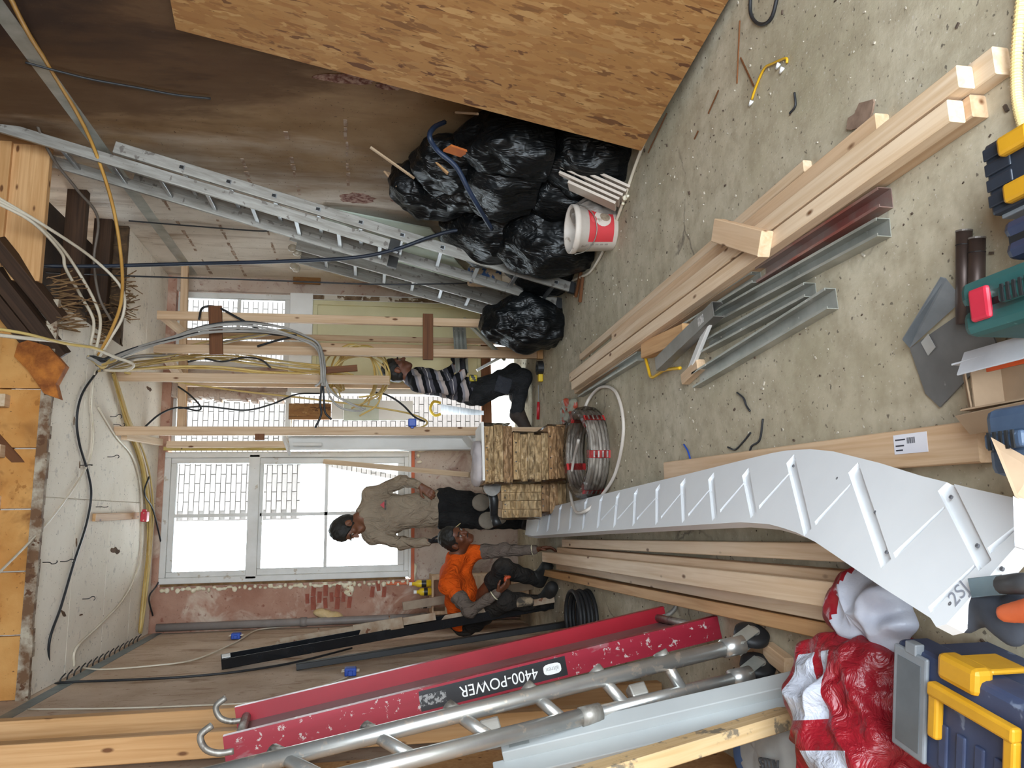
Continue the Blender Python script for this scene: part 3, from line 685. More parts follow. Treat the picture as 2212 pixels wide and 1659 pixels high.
# sliding section of the same ladder: built into the same thing
lt = [o_ for o_ in COL.objects if o_.name == 'extension_ladder'][0]
dn = (A1-A0).normalized(); nrm = dn.cross(V((0, 1, 0))).normalized()
if nrm.x > 0: nrm = -nrm
for q, yo in enumerate((.035, .385)):
    M = frameM(A0+nrm*.075+V((0, yo, 0))+dn*(LD*.42), dn, nrm)
    MB().extrude([(-.0125, -.035), (.0125, -.035), (.0125, .035), (-.0125, .035)], 0, LD*.78).build('sliding_stile', ALUD, lt, M, bevel=.003)
    MB().box((-.01, -.02, -.04), (.06, .02, .04)).build('stile_bracket', STEELD, lt, M)
for i in range(8):
    M = frameM(A0+nrm*.075+V((0, .035, 0))+dn*(LD*.42+.12+.285*i), (0, 1, 0), nrm)
    MB().extrude([(-.014, -.01), (.014, -.01), (.014, .01), (-.014, .01)], 0, .35).build('sliding_rung', ALU, lt, M, bevel=.003)
A0 = PZ(1165, 678); A1 = PX(640, 530, 2.17)
ladder('short_ladder', 'shorter grey aluminium ladder leaning behind the tall one on the right wall', A0, A1, V((0, .36, 0)), -.065, [(0, 1.0), (.03, 1.03)], .25, .07, .022, holes=False)
# plastic caps on its top
sl_ = [q for q in COL.objects if q.name == 'short_ladder'][0]; PWR = mat('crumpled_clear_plastic', '#c9bfae', '#b5a995', rough=.25)
blobs('plastic_wrap_cap', [PX(632, 536, 2.15), PX(642, 546, 2.14)], .045, PWR, sl_, 4); blobs('plastic_wrap_cap', [PX(634, 575, 2.16), PX(640, 580, 2.16)], .03, PWR, sl_, 5)
# pale green panel leaning behind the ladders, against the right wall
a, c = PX(742, 452, 2.31), PX(1010, 520, 2.12)
up_ = (a-c).normalized()
Mp = frameM(PX(700, 448, 2.30), (0, 1, -.0))
gp = [PX(698, 446, 2.31), PX(930, 492, 2.26), PX(985, 560, 2.16), PX(1050, 640, 2.1), PX(900, 640, 2.2), PX(720, 560, 2.29)]
b = MB(); n = len(gp); ex = V((-.012, 0, 0)); b.add([p for p in gp]+[p+ex for p in gp], [tuple(range(n)), tuple(range(2*n-1, n-1, -1))]+[(i, (i+1) % n, n+(i+1) % n, n+i) for i in range(n)])
o = b.build('green_plasterboard', mat('mint_plasterboard', '#c7d2c2', '#b9c5b4', rough=.8)); tag(o, 'mint green plasterboard sheet standing behind the tall ladder', 'board')

# --- timbers lying on the floor
def timber(name, p0, p1, w, h, m, label, group=None, z=None):
    p0, p1 = V(p0), V(p1)
    if z is not None: p0.z = p1.z = z
    o = beam(name, p0, p1, w, h, m); return tag(o, label, 'timber', group)
timber('pine_batten', (1.062, 5.10, 0), (1.135, 2.235, 0), .042, .032, PINE2, 'thin pine batten on the right edge of the floor timber row', z=.016)
timber('pine_timber', (1.025, 4.33, 0), (1.080, 1.84, 0), .062, .045, PINE, 'pine timber second from the right in the floor timber row', z=.0225)
timber('pine_timber', (.925, 5.2, 0), (1.015, 1.42, 0), .07, .045, PINE2, 'pine timber of the floor row with its near end sticking out farthest', z=.0225)
timber('pine_timber', (.853, 5.22, 0), (.946, 1.50, 0), .058, .045, PINE, 'bottom pine timber on the left edge of the floor timber row', z=.0225)
timber('pine_timber', (.930, 5.17, 0), (1.006, 1.48, 0), .058, .045, PINE2, 'upper right pine timber lying on the floor timber row', z=.0685)
timber('pine_timber', (.864, 5.12, 0), (.940, 1.52, 0), .058, .045, PINE2, 'upper left pine timber lying on the floor timber row', z=.0685)
timber('pine_block', (1.085, 2.72, 0), (.905, 2.37, 0), .09, .045, PINE, 'short pine block lying across the floor timbers', z=.1145)
timber('pine_block', (.835, 3.80, 0), (.80, 3.25, 0), .085, .06, PINEO, 'short thick orange pine block among the steel profiles', z=.03)
timber('white_stick', (.622, 3.29, .02), (.775, 2.92, .075), .035, .018, WHITEP, 'white painted stick lying across the steel profiles')
timber('pine_block', (.60, 3.34, 0), (.635, 3.16, 0), .05, .04, PINE, 'small pine offcut at the far end of the steel profiles', z=.02)

# --- galvanised steel profiles on the floor
def cprof(p0, p1, w, h, label, m=GALV, tilt=0, z=0.0, lip=True):
    p0, p1 = V(p0), V(p1); p0.z = p1.z = z; M = frameM(p0, p1-p0) @ Matrix.Rotation(tilt, 4, 'X'); L = (p1-p0).length; t = .0025; b = MB()
    b.box((0, -w/2, 0), (L, w/2, t)); b.box((0, -w/2, t), (L, -w/2+t, h)); b.box((0, w/2-t, t), (L, w/2, h))
    if lip: b.box((0, -w/2+t, h-t), (L, -w/2+.009, h)); b.box((0, w/2-.009, h-t), (L, w/2-t, h))
    return tag(b.build('steel_profile', m, None, M), label, 'steel profile')
REDD = mat('red_primed_steel', '#948078', '#8d5148', rough=.42, metal=.4, scale=3, lo=.45, hi=.6)
cprof((.862, 2.58, 0), (.866, 1.86, 0), .06, .045, 'steel channel with reddish stained inside nearest the floor timbers', REDD)
cprof((.80, 3.2, 0), (.785, 1.88, 0), .055, .045, 'long grey steel channel second from the floor timbers', GALV)
cprof((.70, 3.1, 0), (.715, 2.27, 0), .05, .045, 'grey steel channel lying with its open side turned over', GALV, 0, .0)
cprof((.575, 3.22, 0), (.655, 2.16, 0), .07, .04, 'wide steel channel on the left edge of the profile heap', GALV)
STK = mat('brown_grey_steel', '#8d8983', '#77736d', rough=.4, metal=.6)
o = cprof((.70, 3.50, 0), (.80, 2.84, 0), .065, .045, 'brown-grey steel channel with a small white sticker lying on top', STK, math.pi, .10)
sm = WM[o.name] @ Matrix.Translation((.52, 0, -.002))
MB().box((0, -.018, 0), (.055, .018, .0012)).build('sticker', mat('sticker_grey', '#cfcac4', '#8a8682', rough=.6, scale=60), o, sm)
cprof((.815, 5.15, 0), (.828, 3.92, 0), .05, .04, 'steel channel along the far left side of the floor timbers', GALV, 0, 0)
cprof((.868, 3.3, 0), (.868, 2.62, 0), .045, .04, 'short steel channel tucked beside the floor timbers', GALV)

# --- white stair stringer
R1, R2 = PZ(1160, 1102, .09), PZ(1700, 972, .09); d = (R2-R1).normalized(); e = V((-1, 0, 0)); e = (e-d*e.dot(d)).normalized()
al = math.radians(27); ev = e*math.cos(al)+V((0, 0, 1))*math.sin(al); nS = d.cross(ev).normalized()
if nS.z < 0: nS = -nS
def PS(x, y): r = ray(x, y); return CC + r*((R1-CC).dot(nS)/r.dot(nS))
MS = Matrix((d, nS.cross(d), nS)).transposed().to_4x4(); MS.translation = R1; MSi = MS.inverted()
ol = [(1140, 1107), (1300, 1068), (1500, 1020), (1620, 990), (1670, 978), (1700, 973), (1750, 970), (1800, 975), (1900, 1000), (1990, 1028), (2100, 1055), (2212, 1080), (2250, 1100), (2240, 1130),
      (2190, 1185), (2110, 1275), (2045, 1348), (2022, 1354), (2010, 1335), (1900, 1265), (1800, 1197), (1760, 1170), (1720, 1150), (1690, 1140), (1660, 1132), (1600, 1128), (1500, 1134), (1300, 1147), (1150, 1158), (1134, 1155)]
pl = [MSi @ PS(*p) for p in ol]; TH = .04; n = len(pl)
b = MB(); b.add([(p.x, p.y, 0) for p in pl]+[(p.x, p.y, -TH) for p in pl], [tuple(range(n)), tuple(range(2*n-1, n-1, -1))]+[(i, n+i, n+(i+1) % n, (i+1) % n) for i in range(n)])
sm_ = b.mesh('stringer', [mat('white_stair_paint', '#e9ebed', '#e2e4e7', rough=.5, scale=2), mat('pale_shaded_groove', '#e6e2d8', '#d9d3c5', rough=.6)])  # second slot: groove white with the recess shade mixed into the colour
import bmesh
bm_ = bmesh.new(); bm_.from_mesh(sm_); bmesh.ops.recalc_face_normals(bm_, faces=bm_.faces); bm_.to_mesh(sm_); bm_.free()
so = link('stair_stringer', sm_, None, MS)
treads = [((1170, 1102), (1161, 1147)), ((1190, 1098), (1183, 1146)), ((1211, 1094), (1206, 1145)), ((1236, 1089), (1231, 1143)), ((1266, 1081), (1260, 1142)), ((1299, 1075), (1292, 1139)), ((1335, 1068), (1328, 1136)),
          ((1374, 1060), (1370, 1132)), ((1421, 1051), (1420, 1129)), ((1475, 1039), (1478, 1124)), ((1536, 1028), (1544, 1119)), ((1610, 1019), (1628, 1112)), ((1707, 991), (1745, 1150)), ((1843, 1010), (1914, 1218)), ((2040, 1047), (2128, 1222))]
risers = [((1428, 1118), (1473, 1063)), ((1376, 1121), (1420, 1072)), ((1331, 1125), (1373, 1077)), ((1295, 1127), (1334, 1085)), ((1487, 1113), (1538, 1052)), ((1556, 1104), (1612, 1038)), ((1640, 1096), (1708, 1020)), ((1761, 1131), (1838, 1046)), ((1932, 1200), (2040, 1096)), ((2136, 1190), (2205, 1130)), ((2008, 1318), (2106, 1222))]
cb = MB()
def slot(a, c, w0, w1, dep):
    A, C_ = MSi @ PS(*a), MSi @ PS(*c); A.z = C_.z = 0; dd = (C_-A).normalized(); nn = V((-dd.y, dd.x, 0))
    vs = [A-nn*w0, A+nn*w0, C_+nn*w1, C_-nn*w1]; vs = [v_+V((0, 0, .01)) for v_ in vs]+[v_-V((0, 0, dep)) for v_ in vs]
    cb.add(vs, [(0, 1, 2, 3), (7, 6, 5, 4), (0, 4, 5, 1), (1, 5, 6, 2), (2, 6, 7, 3), (3, 7, 4, 0)])
for i, (a, c) in enumerate(treads): slot(a, c, .021, .017, .013)
for i, (a, c) in enumerate(risers): slot(a, c, .009, .004, .0115)
cm = cb.mesh('cutter', [mat('shaded_groove', '#d2c9ba', '#c4baa9', rough=.7, scale=8)]); bm_ = bmesh.new(); bm_.from_mesh(cm)  # groove colour browned to paint in the shade inside the housings
bmesh.ops.recalc_face_normals(bm_, faces=bm_.faces); bm_.to_mesh(cm); bm_.free()
co = link('cutter', cm, None, MS); bo = so.modifiers.new('b', 'BOOLEAN'); bo.object = co; bo.operation = 'DIFFERENCE'; bo.solver = 'EXACT'; bo.use_self = True
bpy.context.view_layer.update()
ev_ = so.evaluated_get(bpy.context.evaluated_depsgraph_get()); nm = bpy.data.meshes.new_from_object(ev_); so.modifiers.clear(); so.data = nm; bpy.data.objects.remove(co)
tag(so, 'long white stair stringer with housed tread grooves lying tilted on the floor', 'stair stringer')
SCRW = mat('screw_grey', '#77777c', '#5c5c60', rough=.5)
for p in ((1808, 1033), (1890, 1106), (1914, 1192), (2053, 1073), (2110, 1178), (2163, 1228), (2052, 1304), (1713, 1006)):
    q = MSi @ PS(*p); MB().lathe([(0.001, .0006), (.0045, .0006), (.0045, -.004)], 10).build('screw_hole', SCRW, so, MS @ Matrix.Translation((q.x, q.y, .0)))
INK = mat('pencil_ink', '#3a3a44', '#3a3a44', rough=.7); PENC = mat('pencil_grey', '#8f929c', '#8f929c', rough=.8)
q = MSi @ PS(2072, 1283)
dv = (MSi @ PS(2100, 1250)) - q
text('pencil_mark', '2SJ', MS @ Matrix.Translation((q.x, q.y, .001)) @ Matrix.Rotation(math.atan2(dv.y, dv.x), 4, 'Z'), .055, PENC, so, .0003, .7)
# --- timber with a price label under the stringer's far side
timber('pine_plank', (.185, 3.6, 0), (.150, 1.60, 0), .10, .045, PINE, 'pine plank with a white printed label beside the stringer', z=.0225)
lab = COL.objects[-1]; ML = Matrix.Translation((.166, 1.83, .0462)) @ Matrix.Rotation(math.radians(-91), 4, 'Z')
lo_ = MB().box((-.065, -.026, 0), (.065, .026, .0008)).build('paper_label', mat('label_white', '#e6e4ea', '#e0dee6', rough=.6), lab, ML)
for i in range(12): MB().box((-.012+i*.0027, .0, .0009), (-.012+i*.0027+(.0016 if i % 3 else .0009), .016, .0012)).build('barcode_line', INK, lo_, ML)
for i, y in enumerate((.012, -.004, -.016)): MB().box((-.058, y-.002, .0009), (-.018-.006*i, y+.002, .0012)).build('print_line', INK, lo_, ML)

# --- timbers on the left of the stringer
timber('pine_timber', (-.215, 5.60, .03), (-.125, 1.95, .03), .055, .07, PINE2, 'pine timber nearest to the stringer in the left stack', z=.035)
timber('pine_timber', (-.285, 5.76, 0), (-.215, 1.98, 0), .07, .07, PINE, 'pine timber second from the stringer in the left stack', z=.035)
timber('pine_timber', (-.375, 5.80, 0), (-.30, 1.95, 0), .07, .07, PINE2, 'lower pine timber on the left side of the stack left of the stringer', z=.035)
timber('pine_timber', (-.33, 6.0, 0), (-.245, 1.98, 0), .075, .06, PINE2, 'upper pine timber lying on top of the left stack', z=.101)
timber('pine_timber', (-.47, 6.33, 0), (-.365, 1.97, 0), .05, .07, PINEO, 'outermost pine timber on the far left of the stack', z=.035)

# --- timber posts standing against the left wall
for y, x0, x1, m, lb in ((3.92, -.945, -.845, PINEO, 'orange pine post against the left wall behind the red platform'), (3.70, -.985, -.90, PINE2, 'pale pine post between two orange posts on the left wall'), (3.52, -.945, -.845, PINEO, 'orange pine post nearest the viewer on the left wall')):
    o = beam('timber_post', ((x0+x1)/2, y, 0), ((x0+x1)/2, y, 3.88), x1-x0, .07, m, None, (0, 1, 0)); tag(o, lb, 'post')
o = MB().box((-.998, 2.2, 0), (-.98, 3.45, 2.6)).build('wall_boarding', PINEO); tag(o, 'orange wooden boarding on the left wall behind the scaffold tubes', 'boarding')

# --- red scaffold platform leaning on the left wall
def red_paint():
    t = NT('spattered_red_paint'); v = t.coords()
    c = t.ramp(t.noise(t.coords((1, 6, 6)), 2, 5), [(.3, '#821b2b'), (.65, '#912334')])
    c = t.mix(t.ramp(t.noise(v, 26, 5, .7), [(.60, 0.0), (.635, .9)]), c, '#b8aeaa')
    c = t.mix(t.ramp(t.noise(t.coords((.5, 1, 1)), 6, 5, .7), [(.62, 0.0), (.66, .6)]), c, '#94696d')
    t.l(c, t.b.inputs['Base Color']); t.set(rough=.32, spec=.5); return t.m
REDP = red_paint(); REDC = mat('clean_red_paint', '#8c1a26', '#981f2b', rough=.3, scale=3)
N0, N1 = V((-.475, 3.13, .02)), V((-.785, 2.985, 1.93)); wv = V((-.015, .5, .04))
pd = (N1-N0); PL = pd.length; pdn = pd.normalized(); wn = wv.normalized(); pn = pdn.cross(wn).normalized()
if pn.x < 0: pn = -pn
pt = thing('scaffold_platform', 'red scaffold platform with a black printed label and hooks leaning on the left wall', 'platform', N0)
def rail(name, p, m, flip):
    M = frameM(p, pdn, pn); s_ = -1 if flip else 1
    b = MB(); b.box((0, -.003, -.045), (PL, .003, .045)); b.box((0, 0, -.045), (PL, .03*s_, -.040)); b.box((0, 0, .040), (PL, .03*s_, .045))
    return b.build(name, m, pt, M), M
n_rail, Mn = rail('side_rail', N0, REDP, True); f_rail, Mf = rail('side_rail', N0+wv, REDC, True)
MB().box((.02, 0, -.012), (PL-.02, wv.length, .0)).build('deck', mat('purple_brown_ply', '#8c6a68', '#7a5856', rough=.45, scale=3), pt, frameM(N0-pn*.02, pdn, pn) if frameM(N0, pdn, pn).to_3x3().col[1].dot(wn) > 0 else frameM(N0-pn*.02, pdn, pn) @ Matrix.Scale(-1, 4, (0, 1, 0)))
def hook(p, dirv, out):
    pts = [p, p+dirv*.05+out*.005, p+dirv*.09+out*.03, p+dirv*.10+out*.075, p+dirv*.06+out*.10]
    return MB().tube(crom(pts, 5), [.012]*21, 8).build('hook', ALUD, pt, smooth=True)
for p in (N0, N0+wv):
    for s in (.0,): hook(p+pdn*(PL-.03)-pn*.01, pdn, pn); 
hook(N0+wv+pdn*.03, -pdn, pn); MB().tube([N0+pdn*(PL-.04), N0+wv+pdn*(PL-.04)], .018, 10).build('end_tube', ALUD, pt, smooth=True); MB().tube([N0+pdn*.04, N0+wv+pdn*.04], .018, 10).build('end_tube', ALUD, pt, smooth=True)
# printed label on the near rail: outward face looks towards the viewer
yl = Mn.to_3x3().col[1]; sgn = 1 if yl.y < 0 else -1
def on_rail(a, h): return N0 + pdn*a + pn*h + yl*(sgn*.0035)
LX0, LX1 = .74, 1.36
# read along the rail: find where the label sits from the photograph
def rail_t(x, y):
    best = min(range(400), key=lambda i: (proj(N0+pdn*(PL*i/400))[0]-x)**2); return PL*best/400
def proj(p):
    v_ = p-CC; k_ = v_.dot(CF); return (1106+FPX*v_.dot(CA)/k_, 829.5+FPX*v_.dot(CB)/k_)
LX0, LX1 = rail_t(1222, 0), rail_t(908, 0)
Ml = Matrix((-pdn, -pn, (-pdn).cross(-pn))).transposed().to_4x4()
# text reads upside down towards the foot, as in the photograph
MLb = Ml.copy(); MLb.translation = on_rail((LX0+LX1)/2, 0)
if Ml.to_3x3().col[2].dot(yl*sgn) < 0:
    Ml = Matrix((pdn, -pn, pdn.cross(-pn))).transposed().to_4x4(); MLb = Ml.copy(); MLb.translation = on_rail((LX0+LX1)/2, 0)
lab = MB().box((-(LX1-LX0)/2, -.036, 0), ((LX1-LX0)/2, .036, .001)).build('label_band', mat('label_black', '#17171a', '#222226', rough=.4, spots=('#8d8a8a', 30, .68)), n_rail, MLb)
LBW = mat('label_print_white', '#e9e9e6', '#dedede', rough=.5)
# printing on the platform label
def label_at(px_): return on_rail(rail_t(px_, 0), 0)
def lm(px_, dz=.0012):
    m = Ml.copy(); m.translation = label_at(px_) + Ml.to_3x3().col[2]*dz; return m
text('label_text', '4400-POWER', lm(1078), .058, LBW, lab, .0004, .92)
b = MB(); n = 20; rx, ry = .036, .020
b.add([V((max(-1, min(1, 1.15*math.cos(2*math.pi*k/n)))*rx, max(-1, min(1, 1.15*math.sin(2*math.pi*k/n)))*ry, 0)) for k in range(n)], [tuple(range(n))]); ov = b.build('label_badge', LBW, lab, lm(1193))
text('badge_text', 'altrex', lm(1193, .0018), .024, mat('badge_grey', '#9a9a98', '#9a9a98'), lab, .0003, .95)
MB().box((-.05, -.02, 0), (.05, .02, .0008)).build('worn_print', mat('worn_print', '#2b2b2d', '#8a8988', rough=.6, scale=60, lo=.48, hi=.54), lab, lm(935))

# --- folded aluminium scaffold frame with castors
sc_ = thing('folding_scaffold', 'folded aluminium scaffold frame of paint-spattered tubes with castors', 'scaffold', (-.5, 2.7, 0))
t1a, t1b = V((-.468, 2.66, .17)), PX(545, 1653, -.70); t2a, t2b = V((-.572, 2.66, .15)), PX(800, 1664, -.70)
d1_ = (t1b-t1a).normalized(); d2_ = d1_
t1b = t1a+d1_*1.95; t2b = t2a+(PX(815, 1659, -.705)-t2a).normalized()*1.75
MB().tube([t1a, t1b], .026, 18).build('upright_tube', SCAF, sc_, smooth=True)
t2m = t2a+(t2b-t2a)*.36
MB().tube([t2a, t2m], .021, 18).build('upright_tube', SCAF, sc_, smooth=True); MB().tube([t2m, t2b], .026, 18).build('upright_tube', SCAF, sc_, smooth=True)
MB().tube([t2m-(t2b-t2a).normalized()*.05, t2m+(t2b-t2a).normalized()*.02], .030, 18).build('tube_collar', ALUD, sc_, smooth=True)
for a in (.28, .52, .76, 1.02, 1.28, 1.55):
    p = t1a+d1_*a; q = t2a+(t2b-t2a).normalized()*(a*.93); dr = (p-q).normalized()
    MB().tube([q, p+dr*.03+V((0, .02, 0))], .02, 12).build('rung', SCAF, sc_, smooth=True)
    MB().tube([p+V((0, .02, 0))+dr*.0, p+V((0, .02, 0))+dr*.036], .026, 12).build('rung_joint', ALUD, sc_, smooth=True)
for a in (.42, .95): 
    p = t2a+(t2b-t2a).normalized()*a; MB().cbox((0, 0, 0), (.06, .05, .045)).build('clamp', ALUD, sc_, frameM(p+V((.02, .05, 0)), d1_), bevel=.006)
def castor(top, dirv, m, r=.062):
    c = top-dirv*.075+V((.015, .03, 0)); ax = V((.85, -.5, 0)).normalized()
    Mw = Matrix.Translation(c) @ ax.to_track_quat('Z', 'Y').to_matrix().to_4x4()
    w_ = MB().lathe([(.012, -.017), (.03, -.019), (r-.012, -.018), (r, -.010), (r, .010), (r-.012, .018), (.03, .019), (.012, .017)], 28, Mw).build('castor_wheel', RUBBER, sc_, smooth=True)
    MB().lathe([(.001, -.021), (.026, -.021), (.026, .021), (.001, .021)], 16, Mw).build('wheel_hub', ALUD, w_, smooth=False)
    for s in (-1, 1):
        MB().cbox((0, 0, 0), (.10, .004, .045)).build('castor_fork', GALV, sc_, frameM((top+c)/2+ax*(s*.026), top-c, ax.cross(top-c)))
    MB().tube([top-dirv*.02, top+dirv*.06], .032, 16).build('castor_socket', SCAF, sc_, smooth=True)
castor(t1a, d1_, None); castor(t2a, (t2b-t2a).normalized(), None)
# --- white trunking and dirty timber at the left edge
wa, wb_ = V((-.545, 2.42, .03)), PX(1085, 1625, -.74)
wt = thing('white_trunking', 'long white plastic trunking leaning on the left wall beside the scaffold tubes', 'trunking', wa)
wd = (wb_-wa).normalized(); WL = (wb_-wa).length
Mw_ = frameM(wa, wd, (.85, -.5, 0)); Mw2 = frameM(wa+V((-.055, -.03, .01)), wd, (.85, -.5, 0))
TRK = mat('white_pvc', '#aeb1b0', '#a4a7a7', rough=.4, scale=3)
MB().extrude([(-.03, -.03), (.03, -.03), (.03, .03), (-.03, .03)], 0, WL).build('channel', TRK, wt, Mw_, bevel=.003)
MB().extrude([(-.035, -.03), (.035, -.03), (.035, .02), (-.035, .02)], .03, WL+.02).build('lower_channel', TRK, wt, Mw2, bevel=.003)
for xx in (.0, WL-.10): MB().box((xx+.01, -.012, .0305), (xx+.075, .018, .032)).build('notch', mat('notch_grey', '#8d9190', '#7c807e'), wt, Mw_)
da, db = V((-.625, 2.40, .03)), PX(1330, 1662, -.70)
o = beam('dirty_timber', da, da+(db-da)*1.5, .07, .05, PINED, None, (1, 0, 0)); tag(o, 'pale timber smeared with dirt leaning at the lower left', 'timber')
# bits on the floor behind the castor
for p0, p1, w_, lb in ((PZ(1655, 1405, .03), PZ(1700, 1440, .03), .06, 'small wooden offcut by the scaffold castor'), (PZ(1610, 1475, .02), PZ(1668, 1440, .02), .05, 'flat wooden wedge in front of the scaffold castor')):
    tag(beam('wood_offcut', V((p0.x, p0.y, .022)), V((p1.x, p1.y, .022)), w_, .04, PINE), lb, 'offcut')

# --- lumpy sacks
def sack(name, M, sx, sy, sz, m, label, cat, seed=0, parent_only=False, crease=.02, nu=48, nv=30, pinch=0.0, pick=None, flat=.35):
    def fn(u_, v_):
        a = 2*math.pi*u_; b_ = math.pi*(v_-.5); cx = math.copysign(abs(math.cos(a))**.7, math.cos(a)); cy = math.copysign(abs(math.sin(a))**.7, math.sin(a))
        cb_ = max(0.0, math.cos(b_))**.55; z = math.copysign(abs(math.sin(b_))**.8, math.sin(b_))
        p = V((cx*cb_*sx, cy*cb_*sy, z*sz))
        if pinch and z > .2: k = (z-.2)/.8; p.x *= 1-pinch*k*k; p.y *= 1-pinch*k*k; p.z += pinch*sz*.5*k*k
        q = p*(9*max(1.0, .27/max(sx, sy)))+V((seed*7.1, seed*3.3, 0)); r = 1-abs(mnoise.noise(q*.5))*2; r2 = 1-abs(mnoise.noise(q*1.1+V((5, 5, 5))))*2
        n_ = V((p.x/sx**2, p.y/sy**2, p.z/sz**2)).normalized() if p.length > 1e-6 else V((0, 0, 1))
        q3 = V((q.x*.9+q.y*.4, q.y*.9-q.x*.4, q.z*.28)); r3 = 1-abs(mnoise.noise(q3*.8+V((9, 1, 4))))*2.4
        p += n_*(crease*(r*.7+r2*.3+r3*.55)+crease*1.3*mnoise.noise(q*.25))
        if p.z < -sz*(1-flat): p.z = -sz*(1-flat)
        return p
    g = grid_surface(fn, nu, nv, True)
    if pick:
        for i, f in enumerate(g.f):
            c = sum((V(g.v[k]) for k in f), V())/4; g.mi[i] = pick(c)
    zoff = Matrix.Translation((0, 0, sz*(1-flat)))
    o = g.build(name, m, None, M @ zoff, smooth=True)
    s_ = o.modifiers.new('sub', 'SUBSURF'); s_.levels = 1; s_.render_levels = 1
    return tag(o, label, cat)
def red_print():
    t = NT('red_printed_plastic'); v = t.coords(); sp = t.n('ShaderNodeSeparateXYZ'); t.l(v, sp.inputs[0])
    def cmp_(i, c, e):
        n = t.n('ShaderNodeMath', operation='COMPARE'); t.l(sp.outputs[i], n.inputs[0]); n.inputs[1].default_value = c; n.inputs[2].default_value = e; return n.outputs[0]
    def op(o_, a, b_):
        n = t.n('ShaderNodeMath', operation=o_); t.l(a, n.inputs[0]); t.l(b_, n.inputs[1]); return n.outputs[0]
    top = t.n('ShaderNodeMath', operation='GREATER_THAN'); t.l(sp.outputs[2], top.inputs[0]); top.inputs[1].default_value = .02
    a = op('SUBTRACT', op('MULTIPLY', cmp_(0, .075, .085), cmp_(1, .02, .07)), op('MULTIPLY', cmp_(0, .11, .06), cmp_(1, .0, .012)))
    b_ = op('MULTIPLY', cmp_(0, -.105, .022), cmp_(1, -.05, .08))
    k = op('MULTIPLY', op('MAXIMUM', a, b_), top.outputs[0])
    c = t.mix(k, t.ramp(t.noise(v, 7, 3), [(.35, '#8c1622'), (.65, '#7a121d')]), '#b4b7c2')
    t.l(c, t.b.inputs['Base Color']); t.set(rough=.36); t.bump(t.noise(v, 16, 4, .6, 1.2), .6, .03); return t.m
REDP2 = red_print(); REDBAG = mat('red_woven_plastic', '#8c1622', '#7a121d', rough=.38, scale=7, bump=.5, bscale=22); WHBAG = mat('white_woven_plastic', '#b8bac4', '#a3a6b4', rough=.42, scale=6, bump=.4, bscale=20)
sack('red_carrier_bag', Matrix.Translation((-.545, 2.02, 0)) @ Matrix.Rotation(.25, 4, 'Z'), .175, .17, .15, [REDP2, WHBAG], 'crumpled red plastic carrier bag with white lettering beside the blue toolbox', 'bag', 3, crease=.05, pinch=.1, nu=80, nv=50)
rb_ = [q for q in COL.objects if q.name == 'red_carrier_bag'][0]
Mb = Matrix.Translation((-.60, 2.185, .13)) @ Matrix.Rotation(math.radians(-62), 4, 'X') @ Matrix.Rotation(.4, 4, 'Z')
bl = MB().box((-.026, -.02, 0), (.026, .02, .001)).build('barcode_patch', LBW, rb_, Mb)
for i in range(13): MB().box((-.022+i*.0034, -.015, .001), (-.022+i*.0034+(.002 if i % 3 else .0011), .015, .0015)).build('barcode_line', INK, bl, Mb)
sack('red_white_sack', Matrix.Translation((-.28, 1.99, .07)) @ Matrix.Rotation(-.3, 4, 'Z'), .08, .13, .042, [WHBAG, REDBAG], 'folded white and dark red plastic sack under the stringer edge', 'bag', 9, pick=lambda c: 1 if c.y > .05 else 0, crease=.03, nu=64, nv=40)
CEM = mat('dusty_grey_paper', '#a7a7a4', '#8f8f8c', rough=.8, scale=5)
cs = sack('cement_sack', Matrix.Translation((-.79, 2.58, 0)) @ Matrix.Rotation(.2, 4, 'Z'), .14, .22, .10, [CEM, mat('blue_print', '#4b6a9c', '#40608f', rough=.8)], 'grey and blue paper sack with printed letters on the left floor edge', 'sack', 4, crease=.015, pick=lambda c: 1 if c.y > .10 else 0)
text('sack_print', 'ALLES', Matrix.Translation((-.80, 2.46, .185)) @ Matrix.Rotation(math.pi/2+.2, 4, 'Z'), .05, mat('print_dark', '#4b4b4d', '#4b4b4d'), cs, .004)
sack('canvas_roll', Matrix.Translation((-.80, 2.0, 0)) @ Matrix.Rotation(.3, 4, 'Z'), .12, .2, .11, mat('dusty_brown_canvas', '#5b5048', '#443b34', rough=.9, scale=9, spots=('#a99584', 11, .64)), 'dusty dark brown canvas roll at the lower left edge', 'canvas', 6, crease=.016)

# --- blue and yellow toolbox
NAVY = mat('dusty_navy_plastic', '#2d3550', '#3b4560', rough=.55, scale=8, spots=('#6b7488', 16, .66)); YEL = mat('yellow_plastic', '#c8921e', '#b88414', rough=.5, scale=8)
CLEARG = mat('frosted_grey_plastic', '#83878c', '#6f7479', rough=.4, scale=6)
u_ = V((-.19, -.98, 0)).normalized(); MT = frameM((-.300, 1.70, 0), u_)      # local x to the viewer, y to the right -> flip
def tb(b, name, m, par, bevel=.006): return b.build(name, m, par, MT, bevel=bevel)
tbx = thing('toolbox', 'blue toolbox with yellow latch and handle and clear organiser lids', 'toolbox', (0, 0, 0), M=MT)
s_ = -1 if MT.to_3x3().col[1].x > 0 else 1
def Y(a, c_): return (min(a*s_, c_*s_), max(a*s_, c_*s_))
def bx(x0, x1, y0, y1, z0, z1): ya, yb = Y(y0, y1); return MB().box((x0, ya, z0), (x1, yb, z1))
tb(bx(.012, .488, .012, .238, 0, .15), 'body', NAVY, tbx, .012); lid_ = tb(bx(0, .50, 0, .25, .15, .235), 'lid', NAVY, tbx, .014)
for x in (.15, .20, .25, .30, .35): tb(bx(x, x+.025, .13, .225, .233, .241), 'lid_rib', NAVY, lid_, .004)
